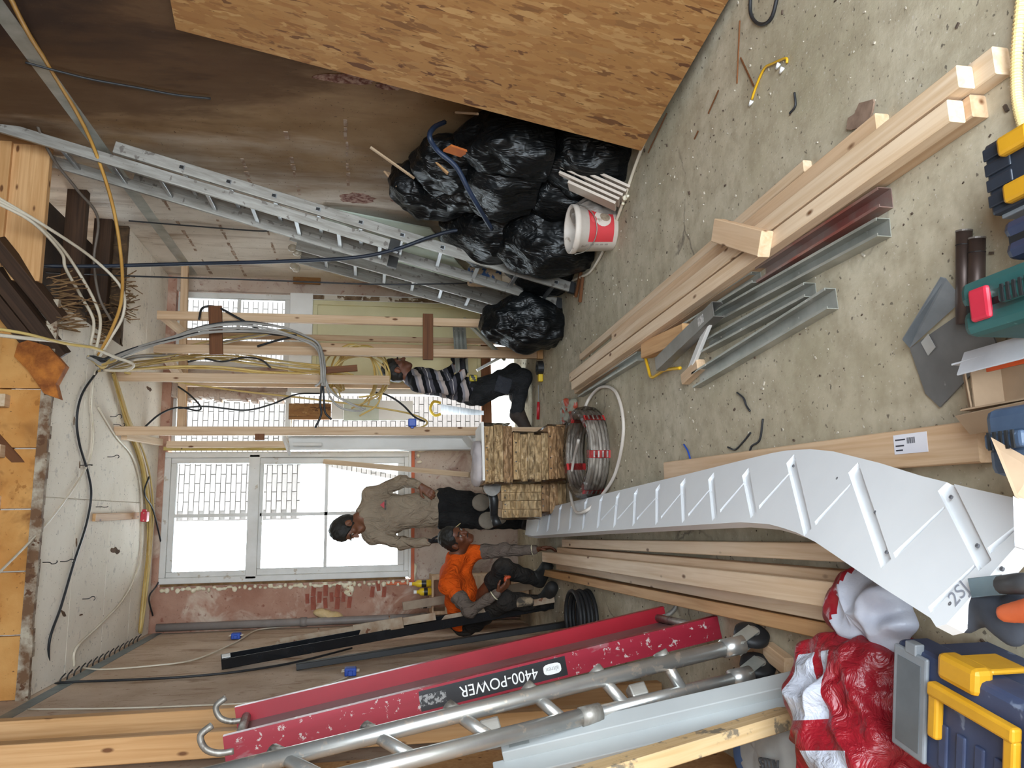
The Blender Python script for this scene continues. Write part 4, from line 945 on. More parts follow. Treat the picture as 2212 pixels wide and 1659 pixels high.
for x0 in (.008, .385):
    og = tb(bx(x0, x0+.108, .008, .242, .236, .247), 'organiser_lid', CLEARG, tbx, .005)
    tb(bx(x0+.016, x0+.092, .03, .225, .247, .2485), 'organiser_panel', mat('frosted_panel', '#5f6468', '#4d5256', rough=.35), og, .002); tb(bx(x0+.04, x0+.075, -.012, .015, .225, .249), 'organiser_catch', CLEARG, og, .003)
hd = tb(bx(.135, .365, .045, .075, .237, .262), 'handle', YEL, tbx, .006); tb(bx(.135, .163, .07, .165, .237, .258), 'handle_arm', YEL, hd, .006); tb(bx(.337, .365, .07, .165, .237, .258), 'handle_arm', YEL, hd, .006)
tb(bx(.145, .255, -.022, .035, .20, .248), 'latch', YEL, tbx, .012); tb(bx(.155, .245, -.016, -.004, .11, .20), 'latch_flap', YEL, tbx, .006)

# --- cases standing on edge along the viewer's feet
def case(name, label, X0, X1, Yf, L, H, m, latch=None, handle=.20, seam=.5):
    t = thing(name, label, 'case', ((X0+X1)/2, Yf-L/2, 0)); xm = X0+(X1-X0)*seam
    MB().box((X0, Yf-L, 0), (xm-.002, Yf, H)).build('shell_half', m, t, bevel=.018); MB().box((xm+.002, Yf-L, 0), (X1, Yf, H)).build('shell_half', m, t, bevel=.018)
    MB().box((X0+.012, Yf-L+.012, .01), (X1-.012, Yf-.012, H-.006)).build('seam', BLACKP, t)
    if latch: MB().box((xm-.033, Yf-.085, H-.004), (xm+.033, Yf-.035, H+.010)).build('latch', latch, t, bevel=.007)
    if handle:
        g = MB(); g.box((xm-.016, Yf-handle-.09, H+.004), (xm+.016, Yf-handle, H+.022)); hh = g.build('handle', m, t, bevel=.007)
        for k in range(5): MB().box((xm-.017, Yf-handle-.075+k*.014, H+.021), (xm+.017, Yf-handle-.069+k*.014, H+.025)).build('grip_rib', BLACKP, hh)
    return t
GREENC = mat('dusty_green_plastic', '#1f4a48', '#2c5755', rough=.5, scale=8, spots=('#5f8583', 18, .67)); REDL = mat('red_latch_plastic', '#c02c40', '#b02438', rough=.45)
case('power_tool_case', 'dark green power tool case with a red latch standing on edge', .335, .448, 1.352, .36, .27, GREENC, REDL, .12)
BLUEC = mat('dusty_blue_plastic', '#38485e', '#4a5b72', rough=.5, scale=8, spots=('#7d8da2', 18, .67))
case('power_tool_case', 'grey-blue tool case with a ribbed handle standing beside the carton', .055, .185, 1.325, .36, .27, BLUEC, None, .02)
NAVYC = mat('dark_navy_plastic', '#262c40', '#323950', rough=.45, scale=8)
case('battery_case', 'small dark navy case between the green case and the yellow-latched organiser', .482, .565, 1.30, .30, .20, NAVYC, None, 0)
og = thing('organiser_case', 'flat black organiser case with two yellow latches', 'case', (.69, 1.22, 0))
MB().box((.615, 1.05, 0), (.762, 1.372, .115)).build('body', BLACKP, og, bevel=.008); MB().box((.608, 1.06, .117), (.768, 1.37, .15)).build('lid', mat('black_blue_lid', '#22262e', '#2e343e', rough=.4), og, bevel=.008)
for k in range(4): MB().box((.625+k*.035, 1.30, .150), (.652+k*.035, 1.368, .156)).build('lid_rib', mat('black_blue_lid', '#22262e'), og, bevel=.003)
MB().box((.600, 1.07, .06), (.614, 1.36, .135)).build('clear_side', CLEARG, og, bevel=.003)
for x in (.632, .735): MB().box((x-.02, 1.235, .148), (x+.022, 1.315, .172)).build('latch', YEL, og, bevel=.008)
# --- drain rods / steel tubes, hose, shovel pan, cartons
TUBE = mat('rusty_brown_steel', '#5c4d47', '#4a3d38', rough=.45, metal=.5, scale=9)
for (x0, y0, x1, y1, lb) in ((.668, 1.592, .44, 1.627, 'dark rusty steel tube lying behind the green case, farther one'), (.636, 1.555, .42, 1.59, 'dark rusty steel tube lying behind the green case, nearer one')):
    a, c = V((x0, y0, .021)), V((x1, y1, .021)); t = MB(); t.tube([a, c], .0185, 20); o = t.build('steel_tube', TUBE, None, smooth=True); tag(o, lb, 'tube')
    dd = (c-a).normalized(); MB().tube([a, a+dd*.004], .0192, 20).build('tube_end', mat('worn_tube_end', '#8d8580', '#7a726c', rough=.5, metal=.4), o); MB().tube([a+dd*.035, a+dd*.037], .0192, 20).build('groove_ring', mat('groove_black', '#1a1615', '#1a1615'), o)
hp = []; R_ = .011
HOSE = mat('cream_corrugated_hose', '#ead39c', '#dcc184', rough=.45)
cen = crom([PZ(2210, -40, .02), PZ(2196, 120, .02), PZ(2200, 230, .02), PZ(2230, 330, .02)], 70)
MB().tube(cen, [.0125 if (i//2) % 2 else .0105 for i in range(len(cen))], 12).build('corrugated_hose', HOSE, None, smooth=False); tag(COL.objects[-1], 'cream yellow corrugated hose curving along the near floor', 'hose')
sh = thing('shovel_pan', 'battered grey sheet-metal shovel pan lying on the floor', 'shovel', (.43, 1.70, 0))
SHV = mat('battered_zinc', '#8f969c', '#757b81', rough=.5, metal=.55, scale=5, spots=('#c3c3c0', 13, .66))
pts = [PZ(2037, 603, .03), PZ(2080, 645, .06), PZ(2122, 740, .05), PZ(2115, 772, .03), PZ(2030, 878, .015), PZ(2000, 850, .012), PZ(1960, 748, .012)]
pan = [PZ(1965, 752, .012), PZ(2000, 850, .010), PZ(2030, 880, .012), PZ(2118, 772, .03), PZ(2124, 740, .045), PZ(2080, 648, .055)]
def sheet(name, poly, t_, m, par):
    b = MB(); n = len(poly); nn = ((poly[1]-poly[0]).cross(poly[-1]-poly[0])).normalized(); nn = nn if nn.z > 0 else -nn
    b.add([p for p in poly]+[p-nn*t_ for p in poly], [tuple(range(n)), tuple(range(2*n-1, n-1, -1))]+[(i, (i+1) % n, n+(i+1) % n, n+i) for i in range(n)]); return b.build(name, m, par)
pan0 = [V((p.x, p.y, .012)) for p in pan]; sheet('pan', pan0, .004, mat('dull_brown_zinc', '#7f7d7b', '#6d6b69', rough=.5, metal=.45, scale=5, spots=('#a9a6a2', 13, .68)), sh)
sheet('raised_side', [PZ(1950, 735, .05), PZ(1965, 752, .014), PZ(2080, 648, .014), PZ(2045, 603, .06), PZ(2033, 600, .065)], .004, SHV, sh)
MB().cbox((0, 0, 0), (.045, .034, .0015)).build('stamped_plate', mat('plate_grey', '#a6a29c', '#96928c', rough=.6), sh, Matrix.Translation(PZ(2005, 745, .0145)) @ Matrix.Rotation(.5, 4, 'Z'))
CARD = mat('brown_cardboard', '#a98f74', '#937b62', rough=.85, scale=5); CARDW = mat('white_printed_cardboard', '#d4d6db', '#c0c3c9', rough=.7, scale=5)
ct = thing('carton', 'open torn cardboard carton printed white and orange', 'carton', (.27, 1.45, 0))
x0, x1, y0, y1, h = .215, .325, 1.17, 1.555, .12
for nm, lo, hi, m in (('side_panel', (x0, y0, 0), (x0+.004, y1, h), CARD), ('side_panel', (x1-.004, y0, 0), (x1, y1, h+.01), CARDW), ('end_panel', (x0, y1-.004, 0), (x1, y1, h*.7), CARD), ('bottom_panel', (x0, y0, 0), (x1, y1, .004), CARD)): MB().box(lo, hi).build(nm, m, ct)
MB().box((x1-.030, y0, h-.03), (x1-.004, y1-.06, h-.026)).build('inner_flap', mat('orange_print', '#d8581f', '#c94e1a', rough=.6), ct, Matrix.Identity(4))
beam('torn_flap', (x1-.003, y0, h+.012), (x1-.006, y1-.03, h+.01), .06, .004, CARDW, ct, (.45, 0, .9)); beam('torn_flap', (x0-.022, y0+.02, h-.005), (x0-.03, y1+.02, h-.02), .055, .004, CARD, ct, (-.6, 0, .8)); beam('torn_flap', (x0, y1+.02, h*.62), (x1-.02, y1+.02, h*.68), .05, .004, CARD, ct, (0, .6, .8))
c2 = thing('carton', 'opened brown carton flap beside the stringer end near the viewer', 'carton', (.03, 1.2, 0))
sheet('flap', [PZ(2140, 944, .30), PZ(2192, 1072, .33), PZ(2260, 1120, .30), PZ(2240, 1000, .28)], .004, CARD, c2); sheet('flap', [PZ(2188, 1072, .33), PZ(2192, 1180, .36), PZ(2260, 1200, .34), PZ(2260, 1090, .30)], .004, CARDW, c2)
MB().box((-.09, .8, 0), (.045, 1.10, .28)).build('carton_body', CARD, c2)
# --- hand tools by the toolbox
kn = thing('filling_knife', 'steel filling knife with a dark handle lying above the toolbox', 'tool', PZ(2130, 1265, .30))
KB = mat('polished_steel_blade', '#8fa3ad', '#6f848f', rough=.25, metal=.85)
a, c = PZ(2096, 1270, .30), PZ(2168, 1263, .31); beam('blade', a, c, .036, .003, KB, kn); e_ = PZ(2240, 1258, .32); MB().tube([c-(c-a)*.05, (c+e_)/2, e_], [.017, .019, .017], 12).build('handle', DKGREY, kn, smooth=True)
gl = thing('work_glove', 'pair of dark work gloves heaped above the toolbox', 'glove', PZ(2110, 1320, .25)); s = SDF([-.55, 1.2, .18], [-.05, 1.65, .45], .007); 
for (x, y, z, r) in ((2090, 1325, .27, .035), (2120, 1310, .27, .04), (2150, 1320, .28, .04), (2185, 1350, .27, .04), (2205, 1330, .27, .035)): p = PZ(x, y, z); s.ell(p, (r, r*.9, r*.6), None, .02)
for (x, y, x2, y2) in ((2082, 1300, 2120, 1292), (2075, 1325, 2082, 1350), (2190, 1290, 2212, 1300)): s.cone(PZ(x, y, .28), PZ(x2, y2, .28), .013, .012, .02)
s.build('glove_body', mat('dark_grey_fabric', '#3a3f49', '#2b2f38', rough=.85, scale=12), gl, smooth_it=2, origin=PZ(2110, 1320, .25))
s = SDF([-.5, 1.05, .25], [-.1, 1.6, .42], .006); s.cone(PZ(2172, 1325, .32), PZ(2240, 1318, .32), .016, .024, .01); o = s.build('orange_grip', mat('orange_rubber_grip', '#d8693a', '#c85c30', rough=.6), None, origin=PZ(2200, 1322, .32)); tag(o, 'orange rubber tool grip lying on the dark gloves', 'tool grip')
# ================================================================ PEOPLE
def basis(fwd, up):
    f_ = V(fwd).normalized(); u = V(up); u = (u-f_*u.dot(f_)).normalized(); r = f_.cross(u)
    return Matrix((r, f_, u)).transposed()          # local x right, y front, z up
def add_hand(S, W, d, n, side, curl=.5, sc=1.0, rr=.0095):
    """palm from W along d; n = palm normal (fingers curl towards it); side = towards the thumb"""
    d = V(d).normalized(); n = V(n); n = (n-d*n.dot(d)).normalized(); sd = V(side); sd = (sd-d*sd.dot(d)-n*sd.dot(n)).normalized()
    for o_ in (-.026, -.009, .009, .026): S.cone(W+sd*(o_*.6*sc), W+d*(.085*sc)+sd*(o_*1.05*sc), .014*sc, .0125*sc, .012)
    for i, (o_, L) in enumerate(((.03, .072), (.010, .08), (-.010, .075), (-.029, .058))):
        p = W+d*(.085*sc)+sd*(o_*sc); a = curl*.5
        for k, fr in enumerate((.45, .32, .23)):
            q = p+(d*math.cos(a)+n*math.sin(a))*(L*fr*1.15*sc); S.cone(p, q, rr*sc*(1-.08*k), rr*sc*(.92-.08*k), .004); p = q; a += curl
    p = W+d*(.025*sc)+sd*(.028*sc); q = p+(d*.62+sd*.65+n*.3)*(.045*sc); S.cone(p, q, .0125*sc, .0105*sc, .008); S.cone(q, q+(d*.85+sd*.1+n*.45)*(.035*sc), .0105*sc, .0085*sc, .004)
def head_sdf(S, C, Bm, skin_sc=1.0):
    L = lambda x, y, z: C+Bm @ V((x, y, z))*skin_sc
    S.ell(L(0, -.012, .030), (.076, .097, .098), Bm, .02); S.ell(L(0, .022, -.045), (.056, .068, .074), Bm, .03)
    S.cone(L(-.018, .066, -.098), L(.018, .066, -.098), .021, .021, .03)
    for s in (-1, 1): S.ell(L(s*.043, .058, -.022), (.024, .026, .022), Bm, .02); S.ell(L(s*.078, -.012, -.008), (.011, .021, .033), Bm, .008)
    S.cone(L(-.034, .078, .022), L(.034, .078, .022), .014, .014, .02)
    for s in (-1, 1): S.ell(L(s*.032, .099, .002), (.019, .015, .012), Bm, .012, 'sub')
    S.cone(L(0, .085, .008), L(0, .109, -.030), .009, .0145, .012)
    for s in (-1, 1): S.cone(L(s*.012, .094, -.034), L(s*.012, .09, -.034), .009, .009, .008)
    S.cone(L(-.020, .083, -.059), L(.020, .083, -.059), .0085, .0085, .01); S.cone(L(-.018, .083, -.070), L(.018, .083, -.070), .0085, .0085, .01)
    S.ell(L(0, .098, -.0645), (.026, .012, .0022), Bm, .003, 'sub')
def face_parts(root, C, Bm, hairm, nm, stubble=None):
    L = lambda x, y, z: C+Bm @ V((x, y, z))
    EW = mat('eye_white', '#8f8479', '#85796e', rough=.5); EK = mat('eye_dark', '#1c120c', '#1c120c', rough=.2)
    for s in (-1, 1):
        M = Matrix.Translation(L(s*.032, .080, .002)) @ Bm.to_4x4()
        b = MB(); b.lathe([(.0005, -.0125), (.009, -.009), (.0125, 0), (.009, .009), (.0005, .0125)], 12); b.build('eye', EW, root, M, smooth=True)
        b = MB(); b.lathe([(.0005, .0135), (.0045, .0122), (.0058, .0105)], 10, Matrix.Rotation(-math.pi/2, 4, 'X')); b.build('iris', EK, root, M, smooth=True)
        MB().tube(crom([L(s*.014, .097, .023), L(s*.032, .098, .030), L(s*.052, .082, .024)], 4), .0045, 6).build('eyebrow', hairm, root, smooth=True)
    if stubble: MB().tube(crom([L(-.026, .092, -.056), L(-.012, .103, -.047), L(0, .106, -.046), L(.012, .103, -.047), L(.026, .092, -.056)], 4), .0042, 6).build('moustache', hairm, root, smooth=True)
def hair_sdf(C, Bm, top=.014, fringe=.0, low=-.055):
    S = SDF(C-V((.16,)*3), C+V((.16,)*3), .006); L = lambda x, y, z: C+Bm @ V((x, y, z))
    S.ell(L(0, -.018, .036), (.082+top*.3, .102+top*.4, .100+top), Bm, .02); S.ell(L(0, -.055, -.02), (.072, .06, .07), Bm, .03)
    S.ell(L(0, .098-fringe, -.035), (.075, .075, .098), Bm, .02, 'sub')
    for s in (-1, 1): S.ell(L(s*.085, .0, -.02), (.024, .028, .04), Bm, .015, 'sub')
    S.half(L(0, 0, low-.02), Bm @ V((0, .25, -1))); S.wrinkle(.0035, 95); return S
def chain(S, pts, k=.03):
    for (p, r), (q, r2) in zip(pts[:-1], pts[1:]): S.cone(p, q, r, r2, k)

def person(name, label, J, pal, h=.0075):
    J = {k: (V(v) if not isinstance(v, (float, int)) else v) for k, v in J.items()}
    allp = [v for k, v in J.items() if isinstance(v, V) and k not in ('fwd', 'up', 'hdL', 'hdR', 'pnL', 'pnR', 'thL', 'thR', 'front')]
    lo = [min(p[i] for p in allp)-.24 for i in range(3)]; hi = [max(p[i] for p in allp)+.24 for i in range(3)]
    Bm = basis(J['fwd'], J['up']); C = J['head']; base = V((J['pel'].x, J['pel'].y, 0))
    side = (J['shL']-J['shR']).normalized(); spine = (J['neck']-J['pel']).normalized(); fr = V(J['front']).normalized()
    mid = J['chest']; Bt = basis(fr, (J['neck']-J['chest']).normalized()); Bp = basis(fr, (J['chest']-J['pel']).normalized())
    nk = C+Bm @ V((0, -.03, -.075))
    # --- skin: one continuous body
    S = SDF(lo, hi, h*.88); head_sdf(S, C, Bm); S.cone(nk, J['neck'], .052, .06, .03)
    S.ell(mid, (.135, .085, .17), Bt, .05); S.ell(J['pel'], (.13, .09, .12), Bp, .05); S.cone(mid, J['pel'], .10, .10, .05)
    for s in 'LR':
        S.cone(J['neck'], J['sh'+s], .05, .052, .04); chain(S, [(J['sh'+s], .046), (J['el'+s], .037), (J['wr'+s], .026)]); add_hand(S, J['wr'+s], J['hd'+s], J['pn'+s], J['th'+s], J.get('curl'+s, .5))
        chain(S, [(J['hip'+s], .075), (J['kn'+s], .05), (J['an'+s], .036), (J['toe'+s], .03)])
    if pal.get('glove'):
        wr = [np.array(J['wr'+s]) for s in pal['glove']]; hd = [np.array(V(J['hd'+s]).normalized()) for s in pal['glove']]
        def pick(c):
            m = np.zeros(len(c), int)
            for w_, d_ in zip(wr, hd):
                r = c-w_; m[(r @ d_ > .0) & (np.linalg.norm(r, axis=1) < .24)] = 1
            return m
    else: pick = None
    root = S.build(name, [pal['skin'], pal.get('glove_m', BLACKP)], None, origin=base, pick=pick, smooth_it=2)
    tag(root, label, 'person')
    # --- top
    T = SDF(lo, hi, h); T.ell(mid, (.178, .118, .20), Bt, .06); T.ell((mid*.45+J['pel']*.55), (.155, .115, .17), Bp, .06); T.ell(J['pel']+spine*.03, (.165, .118, .13), Bp, .05)
    for s in 'LR':
        T.cone(J['neck'], J['sh'+s], .062, .068, .05); T.cone(mid+(J['sh'+s]-mid)*.5, J['sh'+s], .075, .07, .05)
        T.cone(J['sh'+s], J['el'+s], .066, .052, .03); T.cone(J['el'+s], J['wr'+s]-V(J['hd'+s]).normalized()*.015, .052, .036, .03)
    T.cone(J['neck']-spine*.03, J['neck']+(nk-J['neck'])*.25, .066, .06, .03)
    if pal.get('wrinkle', 1): T.wrinkle(.0075, 36)
    hem = J['pel']-(J['chest']-J['pel']).normalized()*pal.get('hem', .08)
    # cut the hem and the inside (neck hole)
    sl, (X, Yg, Z) = T._blk(T.lo, T.lo+T.h*T.n); n_ = (J['chest']-J['pel']).normalized(); far = np.zeros(X.shape, bool)
    for s in 'LR':
        for a, c in ((J['sh'+s], J['el'+s]), (J['el'+s], J['wr'+s])):
            ba = np.array(c-a); t = np.clip(((X-a.x)*ba[0]+(Yg-a.y)*ba[1]+(Z-a.z)*ba[2])/float(ba @ ba), 0, 1)
            far |= np.sqrt((X-a.x-t*ba[0])**2+(Yg-a.y-t*ba[1])**2+(Z-a.z-t*ba[2])**2) < .085
    cut = -((X-hem.x)*n_.x+(Yg-hem.y)*n_.y+(Z-hem.z)*n_.z); T.d = np.where(far, T.d, np.maximum(T.d, cut))
    T.ell(nk*.55+J['neck']*.45+V((0, 0, .03)), (.058, .058, .06), Bt, .01, 'sub')
    pk = None
    if pal.get('sleeve_m'):
        segs = [(np.array(J['sh'+s]), np.array(J['el'+s]), np.array(J['wr'+s])) for s in 'LR']
        def pk(c):
            m = np.zeros(len(c), int)
            for a, e_, w_ in segs:
                ba = e_-a; t = ((c-a) @ ba)/(ba @ ba); r = np.linalg.norm(c-a-np.clip(t, 0, 1)[:, None]*ba, axis=1)
                up_ = (t > pal.get('cuff', .62)) & (r < .085)
                bb = w_-e_; t2 = ((c-e_) @ bb)/(bb @ bb); r2 = np.linalg.norm(c-e_-np.clip(t2, 0, 1)[:, None]*bb, axis=1)
                m[up_ | ((r2 < .075) & (t2 > 0))] = 1
            return m
    top = T.build(pal['top_name'], [pal['top']]+([pal['sleeve_m']] if pal.get('sleeve_m') else []), root, origin=J['chest'], pick=pk, smooth_it=3)
    # --- trousers and shoes
    P = SDF(lo, hi, h); P.ell(J['pel'], (.16, .112, .12), Bp, .05)
    for s in 'LR':
        P.cone(J['pel'], J['hip'+s], .1, .098, .05); P.cone(J['hip'+s], J['kn'+s], .10, .073, .035); P.cone(J['kn'+s], J['an'+s]+(J['kn'+s]-J['an'+s]).normalized()*.04, .073, .06, .035)
    P.wrinkle(.008, 34); P.ell(hem+n_*.22, (.3, .3, .12), Bp, .01, 'sub'); P.build('trousers', pal['trousers'], root, origin=J['pel'], smooth_it=3)
    for s in 'LR':
        F_ = SDF(J['an'+s]-V((.34,)*3), J['an'+s]+V((.34,)*3), h); d = (J['toe'+s]-J['an'+s]); heel = J['an'+s]-V((d.x, d.y, 0)).normalized()*.045+V((0, 0, -.035))
        F_.cone(J['an'+s]+(J['kn'+s]-J['an'+s]).normalized()*.09, J['an'+s], .05, .05, .03); F_.cone(heel, J['toe'+s], .045, .042, .03); F_.cone(J['an'+s], J['toe'+s], .048, .04, .04)
        F_.build('shoe', pal['shoes'], root, origin=J['an'+s])
    hair_sdf(C, Bm, pal.get('hair_top', .014), pal.get('fringe', 0)).build('hair', pal['hair'], root, origin=C, smooth_it=1)
    face_parts(root, C, Bm, pal['hair'], name, pal.get('stubble'))
    return root, J, Bt

def skin(name, c, c2): return mat(name, c, c2, rough=.55, scale=14)
def cloth(name, c, c2, sc=20):
    if name in MATS: return MATS[name]
    t = NT(name); t.l(t.ramp(t.noise(t.coords(), sc), [(.35, c), (.65, c2)]), t.b.inputs['Base Color']); t.set(rough=.9, spec=.2)
    t.bump(t.noise(t.coords((7, 7, 4), (.3, .5, .4)), 2.2, 3, .55, 1.6), .9, .035); MATS[name] = t.m; return t.m
HAIR = mat('black_hair', '#15130f', '#23201b', rough=.55, scale=40, bump=.5, bscale=120)
TROU = cloth('black_work_cloth', '#1c1b1b', '#262524', 9)
SHOE = mat('black_work_shoe', '#1b1a19', '#2a2724', rough=.7, scale=12); BOOT = mat('brown_work_boot', '#3b2e26', '#2a211c', rough=.75, scale=14)

# --- standing man in a taupe sweater
Ys = 6.85
Js = dict(head=PY(752, 1141, Ys-.06), fwd=(-.74, -.42, -.50), up=(-.15, -.05, 1), neck=PY(788, 1112, Ys), chest=PY(842, 1110, Ys+.01), pel=PY(946, 1098, Ys+.02), front=(-.12, -1, 0),
          shL=PY(803, 1070, Ys), elL=PY(868, 1040, Ys+.03), wrL=PY(908, 1050, Ys-.10), hdL=(-.55, -.3, -.75), pnL=(-.3, 1, -.2), thL=(-.3, -.8, .5),
          shR=PY(803, 1155, Ys), elR=PY(868, 1174, Ys-.04), wrR=PY(926, 1170, Ys-.14), hdR=(.05, -.25, -1), pnR=(1, .2, 0), thR=(.2, -1, 0),
          hipL=PY(965, 1078, Ys+.02), hipR=PY(965, 1118, Ys+.02), knL=PY(1046, 1086, Ys-.06), knR=PY(1060, 1124, Ys-.10), anL=PY(1124, 1096, Ys+.06), anR=PY(1134, 1130, Ys-.02), toeL=PY(1150, 1092, Ys-.12), toeR=PY(1158, 1140, Ys-.18), curlL=.55, curlR=.45)
for k in ('anL', 'anR'): Js[k].z = .095
for k in ('toeL', 'toeR'): Js[k].z = .045
swt = dict(skin=skin('brown_skin', '#7d5038', '#6b422d'), top=cloth('taupe_sweater', '#9a8a76', '#8b7b68', 6), top_name='sweater', trousers=TROU, shoes=SHOE, hair=HAIR, hem=.10, glove='R', glove_m=mat('black_glove', '#222226', '#1a1a1d', rough=.8), hair_top=.022)
pr, Js, Bt = person('person', 'standing person in a taupe sweater and black trousers with grey knee pads, looking down', Js, swt)
KPAD = mat('grey_knee_pad', '#8f8577', '#7d7467', rough=.8, scale=14)
for s in 'LR':
    k = Js['kn'+s]+V((0, -.075, .01)); S = SDF(k-V((.16,)*3), k+V((.16,)*3), .008); S.ell(k+V((0, 0, .03)), (.075, .022, .08), None, .02); S.ell(k+V((.02, .005, -.085)), (.055, .02, .055), None, .02); S.build('knee_pad', KPAD, pr, origin=k)
lg = Js['chest']+V((.075, -.128, .05)); LM = Matrix((V((1, 0, 0)), V((0, 0, 1)), V((0, -1, 0)))).transposed().to_4x4(); LM.translation = lg
MB().add([(-.03, 0, 0), (.03, 0, 0), (.0, .036, 0), (-.03, 0, .004), (.03, 0, .004), (0, .036, .004)], [(0, 2, 1), (3, 4, 5), (0, 1, 4, 3), (1, 2, 5, 4), (2, 0, 3, 5)]).build('chest_logo', mat('logo_red', '#b8323a', '#b8323a'), pr, LM)
for i in range(8): MB().box((-.042+i*.0105, -.016, 0), (-.042+i*.0105+.007, -.003, .004)).build('logo_letter', mat('logo_dark', '#3a3432', '#3a3432'), pr, LM)

# --- crouching man in an orange T-shirt
Yo = 6.35
Jo = dict(head=PY(985, 1163, Yo-.12), fwd=(.52, -.72, -.40), up=(.22, 0, 1), neck=PY(984, 1206, Yo-.04), chest=PY(990, 1262, Yo+.02), pel=PY(1004, 1338, Yo+.16), front=(.45, -.55, -.75),
          shR=PY(970, 1262, Yo-.17), elR=PY(1014, 1320, Yo-.30), wrR=PY(1074, 1281, Yo-.44), hdR=(.62, -.2, -.72), pnR=(.2, .5, .6), thR=(.6, -.3, .6),
          shL=PY(1010, 1196, Yo+.02), elL=PY(1086, 1188, Yo-.10), wrL=PY(1158, 1187, Yo-.24), hdL=(.15, -.35, -.9), pnL=(-.8, -.2, 0), thL=(0, -1, .2),
          hipR=PY(1022, 1338, Yo+.05), hipL=PY(1022, 1316, Yo+.14), knR=PY(1092, 1296, Yo-.34), knL=PY(1088, 1228, Yo-.22), anR=PY(1166, 1302, Yo-.12), anL=PY(1158, 1252, Yo+.02), toeR=PY(1180, 1270, Yo-.28), toeL=PY(1176, 1224, Yo-.12), curlR=.75, curlL=.4)
for k in ('anR', 'anL'): Jo[k].z = .10
for k in ('toeR', 'toeL'): Jo[k].z = .045
ora = dict(skin=skin('dark_brown_skin', '#6e4029', '#5c331f'), top=cloth('orange_cotton', '#dd5a14', '#cf4f0e', 6), sleeve_m=cloth('grey_brown_knit', '#6e6057', '#61554c', 10), cuff=.42, top_name='t_shirt', trousers=cloth('dirty_black_cloth', '#252322', '#39332e', 7), shoes=SHOE, hair=HAIR, hem=.03, hair_top=.006, fringe=.012, stubble=1, wrinkle=1)
pr2, Jo, Bt = person('person', 'crouching person in an orange T-shirt over grey-brown sleeves, reaching for the timbers', Jo, ora)
k = Jo['knR']*.62+Jo['anR']*.38+V((.0, -.07, 0)); S = SDF(k-V((.2,)*3), k+V((.2,)*3), .008); S.cone(k+V((0, -.02, .12)), k+V((0, .02, -.07)), .045, .035, .02); S.build('knee_pad', mat('plaster_smeared_pad', '#a58f74', '#4d453c', rough=.9, scale=16, lo=.42, hi=.58), pr2, origin=k)
MB().tube([Jo['head']+basis(Jo['fwd'], Jo['up']) @ V((-.086, -.03, .03)), Jo['head']+basis(Jo['fwd'], Jo['up']) @ V((-.080, .09, .02))], .0035, 6).build('pencil', mat('pencil_cream', '#d8c28a', '#d8c28a'), pr2)
o = blobs('orange_clip', [Jo['wrR']+V(Jo['hdR']).normalized()*.12+V((.02, 0, .03)), Jo['wrR']+V(Jo['hdR']).normalized()*.15+V((.02, 0, .03))], .02, mat('orange_red_plastic', '#c8532c', '#b5451f', rough=.5), None, 2); tag(o, 'small orange-red plastic clip held by the crouching person', 'clip')
for s in 'LR': MB().lathe([(.038, -.004), (.043, 0), (.038, .004)], 16).build('wrist_band', mat('cream_band', '#d9cfae', '#d9cfae'), pr2, Matrix.Translation(Jo['wr'+s]-V(Jo['hd'+s]).normalized()*.03) @ V(Jo['hd'+s]).to_track_quat('Z', 'Y').to_matrix().to_4x4(), smooth=True)

# --- kneeling man in a striped shirt
Yk = 6.95
def stripes():
    t = NT('striped_flannel'); v = t.coords((1, 1, 1), (0, math.radians(14), 0)); sp = t.n('ShaderNodeSeparateXYZ'); t.l(v, sp.inputs[0])
    nn = t.noise(t.coords(), 6, 2); ad = t.n('ShaderNodeMath', operation='MULTIPLY_ADD'); t.l(nn, ad.inputs[0]); ad.inputs[1].default_value = .05; t.l(sp.outputs[2], ad.inputs[2])
    m = t.n('ShaderNodeMath', operation='MULTIPLY'); t.l(ad.outputs[0], m.inputs[0]); m.inputs[1].default_value = 5.2
    f = t.n('ShaderNodeMath', operation='FRACT'); t.l(m.outputs[0], f.inputs[0])
    r = t.n('ShaderNodeValToRGB'); r.color_ramp.interpolation = 'CONSTANT'; e = r.color_ramp.elements
    st = [(0, '#17171a'), (.22, '#54525a'), (.38, '#d8d2cf'), (.41, '#54525a'), (.55, '#17171a'), (.70, '#b5a6a0'), (.88, '#8d8a90')]
    while len(e) < len(st): e.new(.5)
    for i, (p, c) in enumerate(st): e[i].position = p; e[i].color = srgb(c)
    t.l(f.outputs[0], r.inputs[0]); t.l(r.outputs[0], t.b.inputs['Base Color']); t.set(rough=.9, spec=.2); return t.m
Jk = dict(head=PY(858, 797, Yk-.02), fwd=(.93, -.22, -.28), up=(.2, 0, 1), neck=PY(888, 817, Yk), chest=PY(934, 826, Yk), pel=PY(1018, 846, Yk), front=(1, -.12, -.25),
          shR=PY(906, 830, Yk-.19), elR=PY(972, 840, Yk-.22), wrR=PY(1000, 800, Yk-.22), hdR=(.95, .2, .15), pnR=(.1, .6, -.7), thR=(.2, .3, .9),
          shL=PY(904, 812, Yk+.17), elL=PY(962, 812, Yk+.20), wrL=PY(985, 785, Yk+.05), hdL=(.9, -.3, .2), pnL=(0, -.7, -.5), thL=(.2, -.2, .9),
          hipR=PY(1036, 850, Yk-.08), hipL=PY(1034, 842, Yk+.10), knR=PY(1140, 815, Yk-.10), knL=PY(1112, 803, Yk+.16), anR=PY(1112, 897, Yk-.06), anL=PY(1130, 858, Yk+.22), toeR=PY(1148, 930, Yk-.05), toeL=PY(1140, 838, Yk+.3), curlR=.8, curlL=.8)
